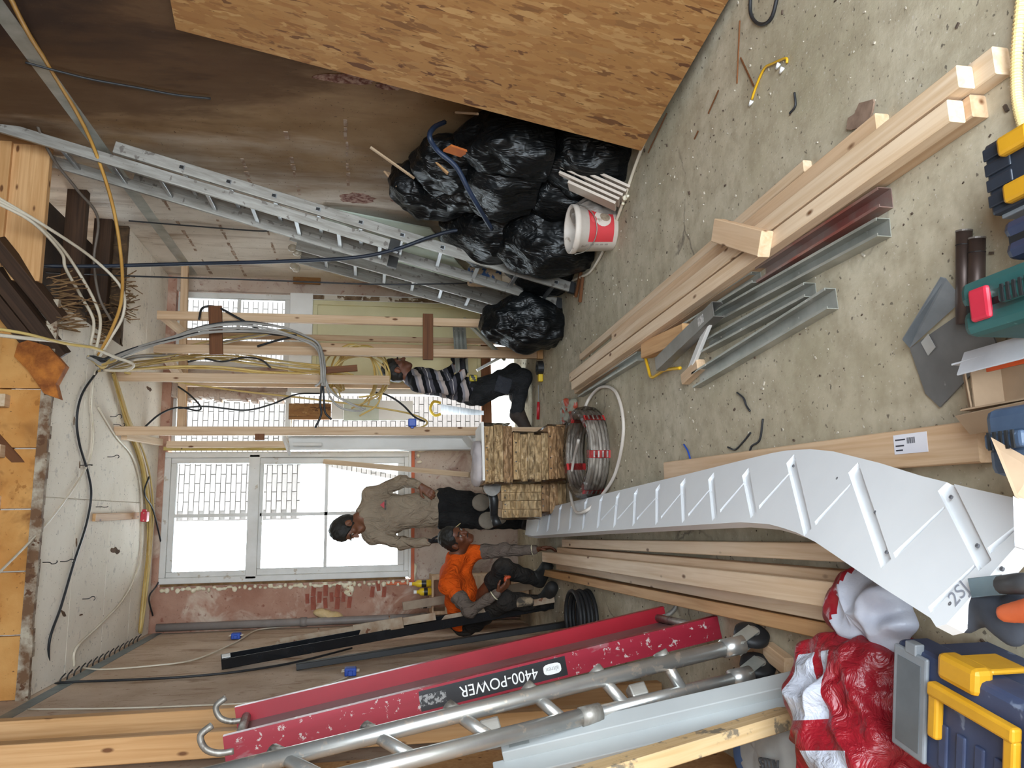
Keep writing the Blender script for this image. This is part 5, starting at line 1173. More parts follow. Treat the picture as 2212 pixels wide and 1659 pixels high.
Jk['knR'].z = .08; Jk['toeR'].z = .045; Jk['anR'].z = .15; Jk['anL'].z = .10; Jk['toeL'].z = .045
kne = dict(skin=skin('warm_brown_skin', '#7a4b36', '#6a3f2c'), top=stripes(), top_name='shirt', trousers=cloth('charcoal_work_cloth', '#222222', '#2e2e30', 8), shoes=BOOT, hair=HAIR, hem=.04, glove='LR', glove_m=mat('black_glove', '#222226', '#1a1a1d', rough=.8), hair_top=.006)
pr3, Jk, Bt = person('person', 'kneeling person in a black, grey and white striped shirt behind the studs', Jk, kne)
k = Jk['pel']+V((.10, -.14, .0)); MB().cbox((0, 0, 0), (.06, .035, .07)).build('belt_tape_measure', mat('yellow_black_tape', '#c9b428', '#2a2a24', rough=.5, scale=30, lo=.48, hi=.52), pr3, Matrix.Translation(k), bevel=.01)
k = Jk['hipR']*.45+Jk['knR']*.55+V((-.02, -.085, .02)); MB().cbox((0, 0, 0), (.15, .02, .14)).build('thigh_pocket', cloth('grey_pocket_cloth', '#3c3d43', '#34353a', 8), pr3, Matrix.Translation(k) @ Matrix.Rotation(.3, 4, 'Y'), bevel=.01)
# metal profile bundle held by the kneeling person
hb = thing('steel_profile_bundle', 'short bundle of shiny steel profiles in the hands of the kneeling person', 'steel profile', PY(1000, 745, 6.78))
for i in range(3):
    a, c = PY(985+i*9, 700, 6.80+.03*i), PY(992+i*9, 806, 6.74+.03*i); d = (c-a).normalized(); b = MB(); b.box((0, -.02, 0), ((c-a).length, .02, .002)); b.box((0, -.02, 0), ((c-a).length, -.018, .025)); b.box((0, .018, 0), ((c-a).length, .02, .025)); b.build('profile', GALV, hb, frameM(a, d, (0, -.4, 1)))
# ================================================================ BAGS, BUCKET, BLOCKS, COILS
def bag_mat(name, c, rough=.36, bs=1.0, st=.9):
    t = NT(name); v = t.coords()
    vo = t.n('ShaderNodeTexVoronoi', feature='F1'); vo.inputs['Scale'].default_value = 4.5*bs; nn = t.n('ShaderNodeTexNoise'); nn.inputs['Scale'].default_value = 5*bs; nn.inputs['Detail'].default_value = 3
    t.l(v, nn.inputs['Vector']); sc = t.n('ShaderNodeVectorMath', operation='SCALE'); sc.inputs['Scale'].default_value = .35; t.l(nn.outputs['Color'], sc.inputs[0]); ad = t.n('ShaderNodeVectorMath', operation='ADD'); t.l(v, ad.inputs[0]); t.l(sc.outputs[0], ad.inputs[1]); t.l(ad.outputs[0], vo.inputs['Vector'])
    b2 = t.noise(t.coords((9, 9, 2)), 2.0*bs, 2, .5, 2.2); m = t.n('ShaderNodeMath', operation='MULTIPLY_ADD'); t.l(b2, m.inputs[0]); m.inputs[1].default_value = .45; t.l(vo.outputs['Distance'], m.inputs[2])
    t.l(t.ramp(t.noise(v, 4, 3), [(.35, c), (.7, '#16181a')]), t.b.inputs['Base Color']); t.set(rough=rough, spec=.3); t.bump(m.outputs[0], st, .028); return t.m
BAG = bag_mat('black_bin_liner', '#090a0b')
PRINT = mat('faint_green_print', '#3d4630', '#343c2b', rough=.5)
def bag(X, Y_, z0, sx, sy, sz, label, seed, rz=0.0, pinch=.55, tip=0):
    X = min(X, 2.30-sx*1.2); M = Matrix.Translation((X, Y_, z0)) @ Matrix.Rotation(rz*.3, 4, 'Z') @ Matrix.Rotation(tip, 4, 'Y')
    o = sack('rubbish_bag', M, sx, sy, sz, BAG, label, 'bag', seed, crease=.045, nu=60, nv=44, pinch=pinch, flat=.25); o['group'] = 'black rubbish bags heaped by the right wall'; return o
bag(1.83, 4.93, 0, .22, .24, .30, 'black rubbish bag on the floor right behind the plaster bucket', 1)
bag(2.10, 4.22, 0, .17, .24, .24, 'black rubbish bag on the floor tucked behind the strand board edge', 2, pinch=.2)
bag(2.14, 4.62, 0, .17, .22, .30, 'black rubbish bag at floor level against the right wall', 3)
g = bag(2.02, 5.10, .40, .24, .27, .27, 'large black printed rubbish bag in the middle of the heap', 4, .3)
bag(2.13, 4.52, .46, .18, .26, .24, 'black rubbish bag on top beside the strand board', 5, .6)
bag(2.14, 4.84, .82, .15, .17, .26, 'topmost black rubbish bag with laths poking out', 6, pinch=.1)
bag(2.12, 4.20, .44, .15, .20, .24, 'black rubbish bag half hidden by the strand board edge at mid height', 17)
bag(2.14, 4.50, .84, .13, .18, .18, 'black rubbish bag on the very top close to the strand board', 18, pinch=.3)
bag(2.16, 4.74, .66, .14, .20, .22, 'black rubbish bag high in the heap below the blue hose', 7)
bag(1.92, 5.46, 0, .24, .22, .28, 'black rubbish bag behind the foot of the tall ladder', 8)
bag(2.10, 5.48, .45, .17, .20, .22, 'black rubbish bag behind the tall ladder at mid height', 9, .5)
s_bag = bag(1.47, 5.78, 0, .17, .18, .30, 'single black rubbish bag standing by the nearest stud', 12, .2, .3); s_bag['group'] = 'black rubbish bags heaped by the right wall'
# printed squares on the big bag
for dx, dz in ((-.02, .05), (.10, .0), (.05, -.10)):
    for k in range(5):
        b = MB(); frame_rect(b, -.05+.01*k, .05-.01*k, -.05+.01*k, .05-.01*k, .002, -.001, .001)
        if k % 2 == 0: b.build('print_square', PRINT, g, Matrix.Translation((1.775+.02*dx, 5.06+dx, .66+dz)) @ Matrix.Rotation(math.radians(-78), 4, 'Z') @ Matrix.Rotation(.5, 4, 'Y'))
# laths and rubble poking out of the bags
for a, c, w_, m, lb in (((800, 318, 2.22), (895, 385, 2.08), .02, PINE2, 'thin lath sticking up out of the topmost rubbish bag'), ((835, 372, 2.2), (862, 405, 2.05), .045, PINE, 'broken lath at the mouth of the topmost rubbish bag'), ((925, 338, 2.1), (968, 375, 2.0), .03, PINEO, 'splintered lath lying on the rubbish bags under the blue hose'), ((932, 378, 2.05), (945, 402, 2.02), .018, PINE2, 'small pale stick between the upper rubbish bags'), ((985, 243, 2.28), (1032, 246, 2.2), .016, PINE2, 'cream plastic rod behind the heap by the strand board')):
    p, q = PX(a[0], a[1], a[2]), PX(c[0], c[1], c[2]); tag(beam('lath', p, q, w_, .012, m, None, (1, 0, 0)), lb, 'lath')
p = PX(985, 326, 2.03); tag(MB().cbox((0, 0, 0), (.012, .08, .12)).build('orange_offcut', mat('orange_brick_piece', '#c8702c', '#b8602a', rough=.8), None, Matrix.Translation(p) @ Matrix.Rotation(.5, 4, 'X')), 'flat orange offcut stuck between the rubbish bags', 'offcut')
p = PZ(1300, 425, .0); o = blobs('foam_scrap', [PZ(1338, 434, .012), PZ(1346, 440, .018), PZ(1350, 428, .02), PZ(1356, 424, .03), PZ(1342, 428, .012)], .014, FOAM, None, 4); tag(o, 'scrap of white foam beside the plaster bucket', 'foam')
# paint sack behind ladder
o = boardY('printed_sack', 1012, 612, 1085, 575, 5.70, .10, mat('blue_tan_sack', '#c2a98a', '#3d5a86', rough=.8, scale=9, lo=.5, hi=.53), 'blue and tan printed paper sack behind the tall ladder', 'sack', .02)
# --- white boards leaning by the heap
WP0 = PZ(1362, 400, .008); WP1 = PX(1192, 324, 2.08); dl_ = (WP1-WP0).normalized(); L_ = (WP1-WP0).length; wv_ = V((.25, 1, 0)); wv_ = (wv_-dl_*wv_.dot(dl_)).normalized(); nn_ = wv_.cross(dl_).normalized()
if nn_.x > 0: nn_ = -nn_
WHITED = mat('dusty_white_board', '#cdbfb1', '#bfb0a2', rough=.7, scale=3)
for i in range(5):
    Mb5 = Matrix((dl_, wv_, dl_.cross(wv_))).transposed().to_4x4(); Mb5.translation = WP0+nn_*(.024*i)+V((0, .006*i, .008*i))
    o = MB().box((0, 0, 0), (L_-(0, .05, .06, .12, .2)[i], .14, .016)).build('white_board', WHITED, None, Mb5, bevel=.001)
    tag(o, ['rearmost', 'second', 'third', 'fourth', 'frontmost and shortest'][i]+' white board in the stack leaning on the rubbish bags', 'board', 'white boards leaning on the rubbish bags')
sack('plastic_sack', Matrix.Translation((1.80, 4.36, 0)), .09, .10, .13, bag_mat('dusty_beige_plastic', '#a89a8e', .4, 1, .6), 'dusty beige plastic sack under the leaning white boards', 'sack', 14, crease=.02, pinch=.3)
# --- plaster bucket
bc = V((1.70, 4.36, 0)); bk = thing('plaster_bucket', 'dirty white plastic bucket with a red label beside the rubbish bags', 'bucket', bc)
BWH = mat('dirty_white_plastic', '#d8cdc2', '#c4b6a9', rough=.5, scale=6, spots=('#a08f80', 12, .64)); Mb_ = Matrix.Translation(bc)
MB().lathe([(.001, 0), (.112, 0), (.118, .006), (.137, .235), (.147, .237), (.149, .25), (.149, .27), (.142, .275), (.136, .27), (.134, .24), (.110, .01), (.001, .008)], 40).build('bucket_body', BWH, bk, Mb_, smooth=True)
RL = mat('faded_red_print', '#c9343a', '#bd3a3e', rough=.5, scale=9)
def cyl_patch(z0, z1, a0, a1, off, m, name, par, shape=None, nz_=6, na=18):
    def fn(u, v):
        z = z0+(z1-z0)*v; a = a0+(a1-a0)*u
        if shape: a, z = shape(u, v)
        r = .118+(.137-.118)*(z-.006)/.229+off; return V((r*math.cos(a), r*math.sin(a), z))
    return grid_surface(fn, na, nz_).build(name, m, par, Mb_, smooth=True)
fa = math.atan2(-4.36, -1.70)      # towards the viewer
lbp = cyl_patch(.03, .185, fa-.55, fa+1.05, .0012, RL, 'red_label', bk)
cyl_patch(0, 0, 0, 0, .002, BWH, 'label_disc', lbp, lambda u, v: (fa+.62+.42*v*math.cos(2*math.pi*u), .10+.052*v*math.sin(2*math.pi*u)))
cyl_patch(0, 0, 0, 0, .0028, mat('smudge_brown', '#7d6a56', '#9c8a76', rough=.8, scale=40), 'label_picture', lbp, lambda u, v: (fa+.70+.24*v*math.cos(2*math.pi*u), .085+.032*v*math.sin(2*math.pi*u)))
cyl_patch(0, 0, 0, 0, .0032, mat('badge_red_white', '#d7575a', '#c33a40', rough=.5), 'label_badge', lbp, lambda u, v: (fa+.52+.17*v*math.cos(2*math.pi*u), .158+.018*v*math.sin(2*math.pi*u)))
for i in range(5): cyl_patch(.055+.03*i, .075+.03*i, fa-.75, fa-.66, .001, mat('print_grey', '#9b8f86', '#9b8f86'), 'side_letter', bk)
hp_ = [bc+V((.15*math.cos(fa+a), .15*math.sin(fa+a), .235-.09*math.sin((a+1.5)/3*math.pi))) for a in (-1.5, -1, -.5, 0, .5, 1, 1.5)]
MB().tube(crom(hp_, 5), .003, 6).build('wire_handle', ALUD, bk, smooth=True)
# --- dark wood bits at the ladder foot
for a, c, lb in (((1256, 652), (1262, 598), 'dark brown wooden strip at the foot of the tall ladder'), ((1247, 640), (1262, 570), 'second dark strip leaning by the foot of the tall ladder')):
    p, q = PZ(*a), PZ(*c); tag(beam('dark_strip', V((p.x, p.y, .012)), V((q.x, q.y, .012)), .03, .02, DARKW), lb, 'strip')

# --- wrapped bundles of wood blocks
def wrap_mat():
    t = NT('clear_stretch_wrap'); t.t.nodes.remove(t.b); tr = t.n('ShaderNodeBsdfTransparent'); tr.inputs[0].default_value = (.95, .94, .92, 1)
    g_ = t.n('ShaderNodeBsdfGlossy'); g_.inputs['Roughness'].default_value = .18; fr = t.n('ShaderNodeFresnel'); fr.inputs[0].default_value = 1.4
    bp = t.n('ShaderNodeBump'); bp.inputs['Strength'].default_value = 1; bp.inputs['Distance'].default_value = .03; t.l(t.noise(t.coords((9, 9, 22)), 1.5, 3, .6, 2), bp.inputs['Height']); t.l(bp.outputs[0], g_.inputs['Normal']); t.l(bp.outputs[0], fr.inputs['Normal'])
    mx = t.n('ShaderNodeMixShader'); t.l(fr.outputs[0], mx.inputs[0]); t.l(tr.outputs[0], mx.inputs[1]); t.l(g_.outputs[0], mx.inputs[2]); t.l(mx.outputs[0], t.out.inputs['Surface']); return t.m
WRAP = wrap_mat(); rnd = random.Random(77)
BLK = wood('block_pine', '#d0a578', '#b98a5c', knots=False); BLK2 = wood('block_pine_pale', '#ddbc8e', '#caa06c', knots=False)
def bundle(x0, x1, y0, y1, z0, z1, n, label, rz=0., wrap=True, m=BLK, horiz=True):
    c = V(((x0+x1)/2, (y0+y1)/2, z0)); M = Matrix.Translation(c) @ Matrix.Rotation(rz, 4, 'Z'); W, D, H = x1-x0, y1-y0, z1-z0
    t = thing('wood_bundle', label, 'wood bundle', c, 'wrapped wood bundles stacked on the floor', M)
    for i in range(n):
        h_ = H/n; e_ = rnd.uniform(-.012, .012)
        if horiz: MB().box((-W/2+e_, -D/2+rnd.uniform(-.006, .006), h_*i+.001), (W/2+e_, D/2, h_*(i+1)-.001)).build('block', m if rnd.random() < .7 else BLK2, t, M, bevel=.002)
        else: MB().box((-W/2+W/n*i+.001, -D/2+rnd.uniform(-.006, .006), 0), (-W/2+W/n*(i+1)-.001, D/2, H+e_*.5)).build('block', m if rnd.random() < .7 else BLK2, t, M, bevel=.002)
    for k in range(4): MB().lathe([(.0005, 0), (.005, 0), (.005, .004)], 8, Matrix.Rotation(math.pi/2, 4, 'X')).build('screw_hole', STEELD, t, M @ Matrix.Translation((-W*.3+k*W*.2, -D/2-.007, H*.93)))
    if wrap:
        q = grid_surface(lambda u, v: V(((W/2+.014)*max(-1, min(1, 1.4*math.cos(2*math.pi*u))), (D/2+.016)*max(-1, min(1, 1.4*math.sin(2*math.pi*u))), H*v))+V((mnoise.noise(V((u*20, v*6, label.__len__())))*.01, mnoise.noise(V((u*20, v*6, 9)))*.012, 0)), 36, 9, True); q.build('stretch_wrap', WRAP, t, M, smooth=True)
    return t
def zat(x, y, Y_): return PY(x, y, Y_).z
zA, zB, zC = zat(1046, 970, 5.5), zat(1106, 970, 5.5), zat(1182, 970, 5.5)
bundle(.235, .62, 5.46, 5.80, 0, zC, 3, 'bottom wrapped wood bundle under the tall bundle stack', .03)
bundle(.24, .575, 5.45, 5.78, zC+.004, zB, 5, 'middle wrapped bundle of thin laths in the tall stack', -.04, True, BLK2)
bundle(.22, .63, 5.47, 5.78, zB+.004, zA, 3, 'top wrapped wood bundle carrying a white board', .02)
zD = zat(1080, 1060, 5.75); zE = zat(1165, 1060, 5.75)
bundle(.0, .235, 5.70, 6.0, 0, zE, 3, 'low wood bundle of the shorter stack beside the stringer end', .05)
bundle(-.02, .225, 5.66, 5.95, zE+.004, zD, 4, 'upper pale wood bundle of the shorter stack with pencilled numbers', -.05, True, BLK2, False)
o = MB().box((-.21, -.16, 0), (.21, .16, .018)).build('white_board', WHITEB, None, Matrix.Translation((.43, 5.62, zA+.004)) @ Matrix.Rotation(.1, 4, 'Z')); tag(o, 'white board lying on top of the tall wood bundle stack', 'board')
o = sack('paper_wad', Matrix.Translation((.36, 5.58, zA+.023)), .15, .11, .02, mat('grey_white_paper', '#c3b8b4', '#a9a0a0', rough=.8), 'crumpled pale paper on the white board of the wood stack', 'paper', 21, crease=.02, nu=28, nv=18); 
# angle grinder
ag = thing('angle_grinder', 'black angle grinder with a grey disc lying on the shorter wood stack', 'angle grinder', (.10, 5.72, zD+.01)); gp_ = V((.12, 5.72, zD+.05))
MB().tube([gp_+V((.06, 0, .02)), gp_+V((-.02, 0, .0)), gp_+V((-.14, .02, .0))], [.036, .034, .028], 14).build('motor_body', BLACKP, ag, smooth=True); MB().tube([gp_+V((.06, 0, .02)), gp_+V((.105, 0, .02))], [.038, .03], 14).build('gear_head', STEELD, ag, smooth=True)
MB().lathe([(.001, -.002), (.062, -.002), (.062, .002), (.001, .002)], 28).build('disc', mat('worn_disc', '#9a948c', '#6d6862', rough=.6), ag, Matrix.Translation(gp_+V((.075, -.045, .02))) @ Matrix.Rotation(math.radians(75), 4, 'X')); MB().lathe([(.068, -.012), (.07, .012)], 20).build('guard', STEELD, ag, Matrix.Translation(gp_+V((.075, -.04, .02))) @ Matrix.Rotation(math.radians(75), 4, 'X'))
MB().tube([gp_+V((-.13, .02, 0)), gp_+V((-.20, -.02, -.02))], [.03, .034], 12).build('battery_pack', BLACKP, ag, smooth=True)

# --- conduit coil with red tape
cc = V((.385, 4.90, 0)); cl = thing('conduit_coil', 'coil of grey plastic conduit with red tape in clear wrap', 'conduit coil', cc)
CON = mat('pale_grey_conduit', '#d3c9be', '#c5bab0', rough=.45)
ring = MB(); ring.tube([(math.cos(2*math.pi*k/40), math.sin(2*math.pi*k/40), 0) for k in range(41)], .01/.26, 8, False)
for lay in range(6):
    for tr_ in range(2):
        r = .268-.021*tr_; b = MB(); b.tube([V((r*math.cos(2*math.pi*k/44), r*math.sin(2*math.pi*k/44)*1.12, .012+lay*.0205+.004*math.sin(2*math.pi*k/44+lay))) for k in range(45)], .0102, 8, False); b.build('winding', CON, cl, Matrix.Translation(cc), smooth=True)
RTAPE = mat('red_white_tape', '#c93434', '#c22c2c', rough=.45)
for a in (.35, 1.9, 3.6, 4.6, 5.5):
    M = Matrix.Translation(cc+V((.258*math.cos(a), .258*1.12*math.sin(a), .064))) @ Matrix.Rotation(a, 4, 'Z'); b = MB(); frame_rect(b, -.030, .030, -.066, .068, .003, -.024, .024); bb = b.build('tape_band', RTAPE, cl, M, bevel=.004)
    for k in range(4): MB().box((.0305, -.02, -.05+.028*k), (.0312, .02, -.04+.028*k)).build('tape_print', LBW, bb, M)
q = grid_surface(lambda u, v: cc+V(((.262+.042*math.cos(2*math.pi*v))*math.cos(2*math.pi*u), (.262+.042*math.cos(2*math.pi*v))*1.12*math.sin(2*math.pi*u), .068+.078*math.sin(2*math.pi*v)))+V((0, 0, .008*mnoise.noise(V((u*18, v*5, 3))))), 48, 11, True); q.build('clear_wrap', WRAP, cl, None, smooth=True)
lp = [PZ(1256, 905, .10), PZ(1272, 862, .03), PZ(1300, 836, .011), PZ(1332, 850, .011), PZ(1347, 925, .011), PZ(1330, 1020, .011), PZ(1296, 1075, .06), PZ(1266, 1103, .15), PZ(1243, 1104, .16), PZ(1232, 1060, .12), PZ(1238, 1000, .10), PZ(1250, 950, .12)]
MB().tube(crom(lp, 8), .0102, 8).build('loose_loop', CON, cl, None, smooth=True)
for i, (x, y) in enumerate(((1228, 878), (1234, 895), (1243, 880), (1222, 905))):
    p = PZ(x, y, .0); sack('plastic_scrap', Matrix.Translation((p.x, p.y, 0)) @ Matrix.Rotation(i, 4, 'Z'), .05+.01*i, .03, .02, [mat('grey_green_scrap', '#8f8d7c', '#a3442e', rough=.5, scale=14, lo=.5, hi=.56)], ['crumpled red and green plastic scrap behind the conduit coil', 'torn plastic scrap nearest the conduit coil', 'greenish plastic scrap by the far timber ends', 'small plastic scrap beside the wood stack'][i], 'scrap', 40+i, crease=.016, nu=18, nv=12)
# --- black hose coil on the left
hc = V((-.68, 5.15, 0)); hl = thing('hose_coil', 'coil of black hose on the floor behind the red platform', 'hose coil', hc)
for lay in range(5):
    r = .17-.008*(lay % 2); b = MB(); b.tube([V((r*math.cos(2*math.pi*k/36), r*1.15*math.sin(2*math.pi*k/36), .014+lay*.026)) for k in range(37)], .0135, 8, False); b.build('winding', RUBBER, hl, Matrix.Translation(hc), smooth=True)
# --- long profiles leaning on the left wall
bp_ = thing('black_profile', 'long black aluminium profile leaning in the far left corner', 'profile', (-.72, 6.1, 0)); a, c = V((-.70, 6.25, .0)), PX(478, 1430, -.955)
d = (c-a).normalized(); b = MB(); Lp = (c-a).length; b.box((0, -.05, -.035), (Lp, -.046, .035)); b.box((0, -.05, -.035), (Lp, .05, -.031)); b.box((0, .046, -.035), (Lp, .05, .035)); b.build('channel', mat('gloss_black_alu', '#17181a', '#202124', rough=.25), bp_, frameM(a, d, (1, -.2, 0)))
MB().box((Lp-.06, -.04, .03), (Lp-.005, .02, .036)).build('end_label', LBW, bp_, frameM(a, d, (1, -.2, 0)))
o = beam('black_batten', V((-.80, 5.75, .0)), PX(640, 1440, -.975), .06, .04, mat('matt_black_bar', '#1c1c1d', '#262627', rough=.5), None, (1, 0, 0)); tag(o, 'shorter matt black bar leaning on the left wall', 'bar')
TAN = mat('rusty_cream_steel', '#a8957f', '#8a6b50', rough=.65, scale=10, lo=.42, hi=.68, spots=('#6d3f24', 14, .63))
sb = thing('steel_bracket', 'long cream steel bracket with rust bent into a loop leaning left of the crouching person', 'bracket', (-.6, 6.3, 0))
t0 = PX(598, 1400, -.94); b0 = V((-.66, 6.1, .02)); u0 = PX(605, 1388, -.90); c0 = PX(960, 1330, -.72)
beam('flat_bar', b0, t0, .05, .012, TAN, sb, (0, -1, 0)); beam('flat_bar', t0, u0, .05, .012, TAN, sb, (0, -1, 0)); beam('flat_bar', u0+V((0, .02, 0)), u0+(c0-u0)*.95+V((0, .05, 0)), .055, .012, TAN, sb, (0, -1, 0)); beam('web_plate', u0+(c0-u0)*.45, u0+(c0-u0)*.75, .08, .01, TAN, sb, (0, -1, 0))
for f_ in (.3, .6, .85): p = b0+(t0-b0)*f_; beam('cross_strap', p+V((-.02, .03, 0)), p+V((.08, .06, .02)), .03, .01, TAN, sb)
o = beam('grey_plank', V((-.62, 6.9, .02)), PX(870, 1310, -.75), .07, .02, mat('weathered_grey_wood', '#a08d78', '#877563', rough=.8), None, (0, -1, 0)); tag(o, 'weathered plank leaning behind the crouching person', 'plank')
# --- crate with bottles behind the crouching person
zc_ = zat(930, 1290, 7.25); cr = thing('crate', 'plain wooden crate behind the crouching person', 'crate', (-.70, 7.25, 0))
for z in (.02, .22, .42, .62): 
    if z+.16 < zc_: MB().box((-.86, 7.10, z), (-.54, 7.115, z+.16)).build('slat', PINE, cr)
for x in (-.85, -.55): MB().box((x-.015, 7.115, 0), (x+.015, 7.40, zc_-.015)).build('post', PINE, cr)
MB().box((-.87, 7.09, zc_-.015), (-.53, 7.42, zc_)).build('top_board', PINE, cr)
BOT = mat('yellow_bottle', '#e3c02c', '#d4ae1e', rough=.4)
for x, y, h_, r, m, lb in ((-.60, 7.2, .17, .032, BOT, 'yellow spray bottle on the crate behind the crouching person'), (-.67, 7.18, .13, .034, BOT, 'short yellow bottle with a black band on the crate'), (-.78, 7.2, .14, .036, WHITEP, 'white tub with a dark label on the crate')):
    t = thing('bottle', lb, 'bottle', (x, y, zc_)); M = Matrix.Translation((x, y, zc_)); MB().lathe([(.001, 0), (r, 0), (r, h_*.7), (r*.5, h_*.85), (r*.45, h_), (.001, h_)], 18).build('body', m, t, M, smooth=True); MB().lathe([(r*1.02, h_*.25), (r*1.02, h_*.5)], 18).build('label_band', BLACKP, t, M, smooth=True); MB().lathe([(.001, h_), (r*.5, h_), (r*.5, h_+.025), (.001, h_+.025)], 14).build('cap', LBW, t, M)
# --- small things on the far floor
sd = thing('screwdriver', 'red-handled screwdriver on the floor by the boot of the kneeling person', 'screwdriver', PZ(1163, 880)); a, m_, c = PZ(1163, 832, .012), PZ(1163, 868, .013), PZ(1162, 906, .013)
MB().tube([a, m_], .004, 6).build('shaft', ALU, sd); MB().tube([m_, (m_+c)/2, c], [.011, .015, .013], 10).build('handle', mat('red_handle', '#b81f28', '#a81a22', rough=.4), sd, smooth=True)
ut = thing('tape_spool', 'black and yellow tape spool on the floor at the foot of the stud', 'tape', PZ(1172, 800)); p = PZ(1172, 795); MB().lathe([(.03, 0), (.06, 0), (.06, .05), (.03, .05)], 20).build('spool', BLACKP, ut, Matrix.Translation(p), smooth=False); p = PZ(1172, 815); MB().cbox((0, 0, .02), (.08, .05, .04)).build('yellow_tip', BOT, ut, Matrix.Translation(p), bevel=.008)
hs = thing('hand_saw', 'hand saw with a yellow handle propped by the white panel', 'saw', PY(950, 890, 7.5)); a = PY(952, 884, 7.5); c = PY(1045, 892, 7.45)
MB().add([a+V((.05, 0, .0)), a+V((-.05, 0, 0)), c+V((-.02, 0, 0)), c+V((.02, 0, 0)), a+V((.05, .003, .0)), a+V((-.05, .003, 0)), c+V((-.02, .003, 0)), c+V((.02, .003, 0))], [(0, 1, 2, 3), (7, 6, 5, 4), (0, 4, 5, 1), (1, 5, 6, 2), (2, 6, 7, 3), (3, 7, 4, 0)]).build('blade', ALU, hs)
MB().tube(crom([a+V((.06, -.01, .0)), a+V((.07, -.01, .07)), a+V((0, -.01, .10)), a+V((-.06, -.01, .06)), a+V((-.05, -.01, 0))], 5), .014, 8).build('handle', BOT, hs, smooth=True)
# light metal things behind the studs by the door
for i, (a, c, lb) in enumerate((((1003, 690, 7.2), (1090, 775, 6.6), 'grey steel stud leaning across the door bottom rail'), ((1030, 800, 7.3), (1085, 770, 7.3), 'white stick leaning by the low door panes'), ((1085, 640, 7.3), (1118, 700, 6.9), 'dark red bar lying by the door threshold'))):
    p, q = PY(a[0], a[1], a[2]), PY(c[0], c[1], c[2]); q.z = max(q.z, .02); tag(beam('leaning_bar', p, q, .04, .025, [GALV, WHITEP, mat('dark_red_bar', '#6d2630', '#5b1e28', rough=.5)][i]), lb, 'bar')
# ================================================================ CABLES AND LOOSE WIRES
def PT(x, y, d): return PY(x, y, d)
def cab(name, pts, r, m, label, cat='cable', group=None):
    o = cable(name, pts, r, m); return tag(o, label, cat, group)
def Yp(l): return [PY(*p) for p in l]
cab('ochre_conduit', Yp([(10, -30, 3.3), (60, 70, 3.7), (110, 150, 4.1), (190, 290, 4.7), (240, 430, 5.0), (262, 560, 5.2), (262, 650, 5.4), (240, 715, 5.5), (212, 768, 5.6)]), .011, mat('ochre_plastic', '#c99a4e', '#b88740', rough=.5), 'thick ochre conduit hanging from the top corner down to the cable knot', 'conduit')
cab('grey_brown_cable', Yp([(-20, 30, 4.4), (40, 120, 4.5), (70, 240, 4.7), (110, 335, 4.9), (165, 408, 5.2), (211, 470, 5.4), (203, 560, 5.5), (214, 640, 5.5), (240, 692, 5.6)]), .009, mat('brown_grey_sheath', '#6d6258', '#5d534a', rough=.6), 'grey-brown cable looping down through the ceiling opening')
CW = ['upper', 'middle', 'lower']
for i, l in enumerate(([(-20, 418, 4.5), (100, 490, 4.8), (200, 558, 5.2), (262, 622, 5.4), (266, 680, 5.5), (236, 735, 5.55), (214, 772, 5.6)], [(-20, 424, 4.5), (60, 470, 4.7), (128, 530, 5.0), (172, 592, 5.25), (206, 655, 5.4), (217, 700, 5.5), (205, 768, 5.6)], [(-20, 432, 4.5), (70, 480, 4.7), (132, 545, 5.0), (142, 580, 5.1), (175, 640, 5.35), (202, 692, 5.5), (196, 745, 5.55)])):
    cab('cream_cable', Yp(l), .010, CABW, CW[i]+' of three cream cables crossing the ceiling opening', group='cream cables through the ceiling opening')
cab('cream_cable', Yp([(-20, 722, 4.4), (60, 731, 4.6), (130, 738, 4.9), (200, 752, 5.1), (250, 772, 5.3), (288, 787, 5.4), (270, 800, 5.5), (225, 800, 5.6)]), .011, CABW, 'cream cable sagging in from the upper beams to the cable knot')
cab('yellow_cable', Yp([(-20, 708, 4.4), (60, 722, 4.6), (140, 742, 4.9), (205, 752, 5.1), (240, 768, 5.3), (250, 778, 5.4), (215, 790, 5.6)]), .009, mat('pale_yellow_sheath', '#d8bd78', '#c9a95e', rough=.5), 'pale yellow cable running beside the sagging cream cable')
# bundles: one thing, each strand a part
def strands(name, label, guide, n, r, ms, spread, seed, cat='cable bundle'):
    rnd = random.Random(seed); t = thing(name, label, cat, guide[0])
    for i in range(n):
        off = [V((rnd.gauss(0, spread), rnd.gauss(0, spread), rnd.gauss(0, spread*.8))) for _ in range(3)]
        pts = []
        for k, p in enumerate(guide):
            f_ = k/(len(guide)-1)*2; a = off[0].lerp(off[1], min(f_, 1)) if f_ < 1 else off[1].lerp(off[2], f_-1)
            pts.append(V(p)+a*(.25+.75*math.sin(math.pi*k/(len(guide)-1))))
        MB().tube(crom(pts, 6), r*rnd.uniform(.85, 1.15), 6).build('strand', ms[i % len(ms)], t, smooth=True)
    return t
YC = [CABY, mat('yellow_ochre_sheath', '#bd9c52', '#a9873f', rough=.5), CABY, mat('pale_yellow_sheath', '#d8bd78')]
Zg = lambda l, z=ZC-.03: [PZ(x, y, z) for x, y in l]
strands('ceiling_cable_bundle', 'thick bundle of yellow cables strung along the ceiling above the big window', Zg([(245, 808), (262, 865), (280, 920), (305, 985), (318, 1050), (326, 1120), (322, 1200), (312, 1290), (303, 1365)]), 11, .0085, YC, .028, 1)
strands('hanging_cable_bundle', 'bundle of yellow cables running along the header to the studs', [PZ(240, 800, ZC-.04)]+Yp([(300, 792, 6.5), (380, 783, 6.7), (470, 780, 6.75), (560, 790, 6.75), (640, 798, 6.75), (700, 802, 6.7), (760, 815, 6.65)]), 10, .008, YC, .04, 2)
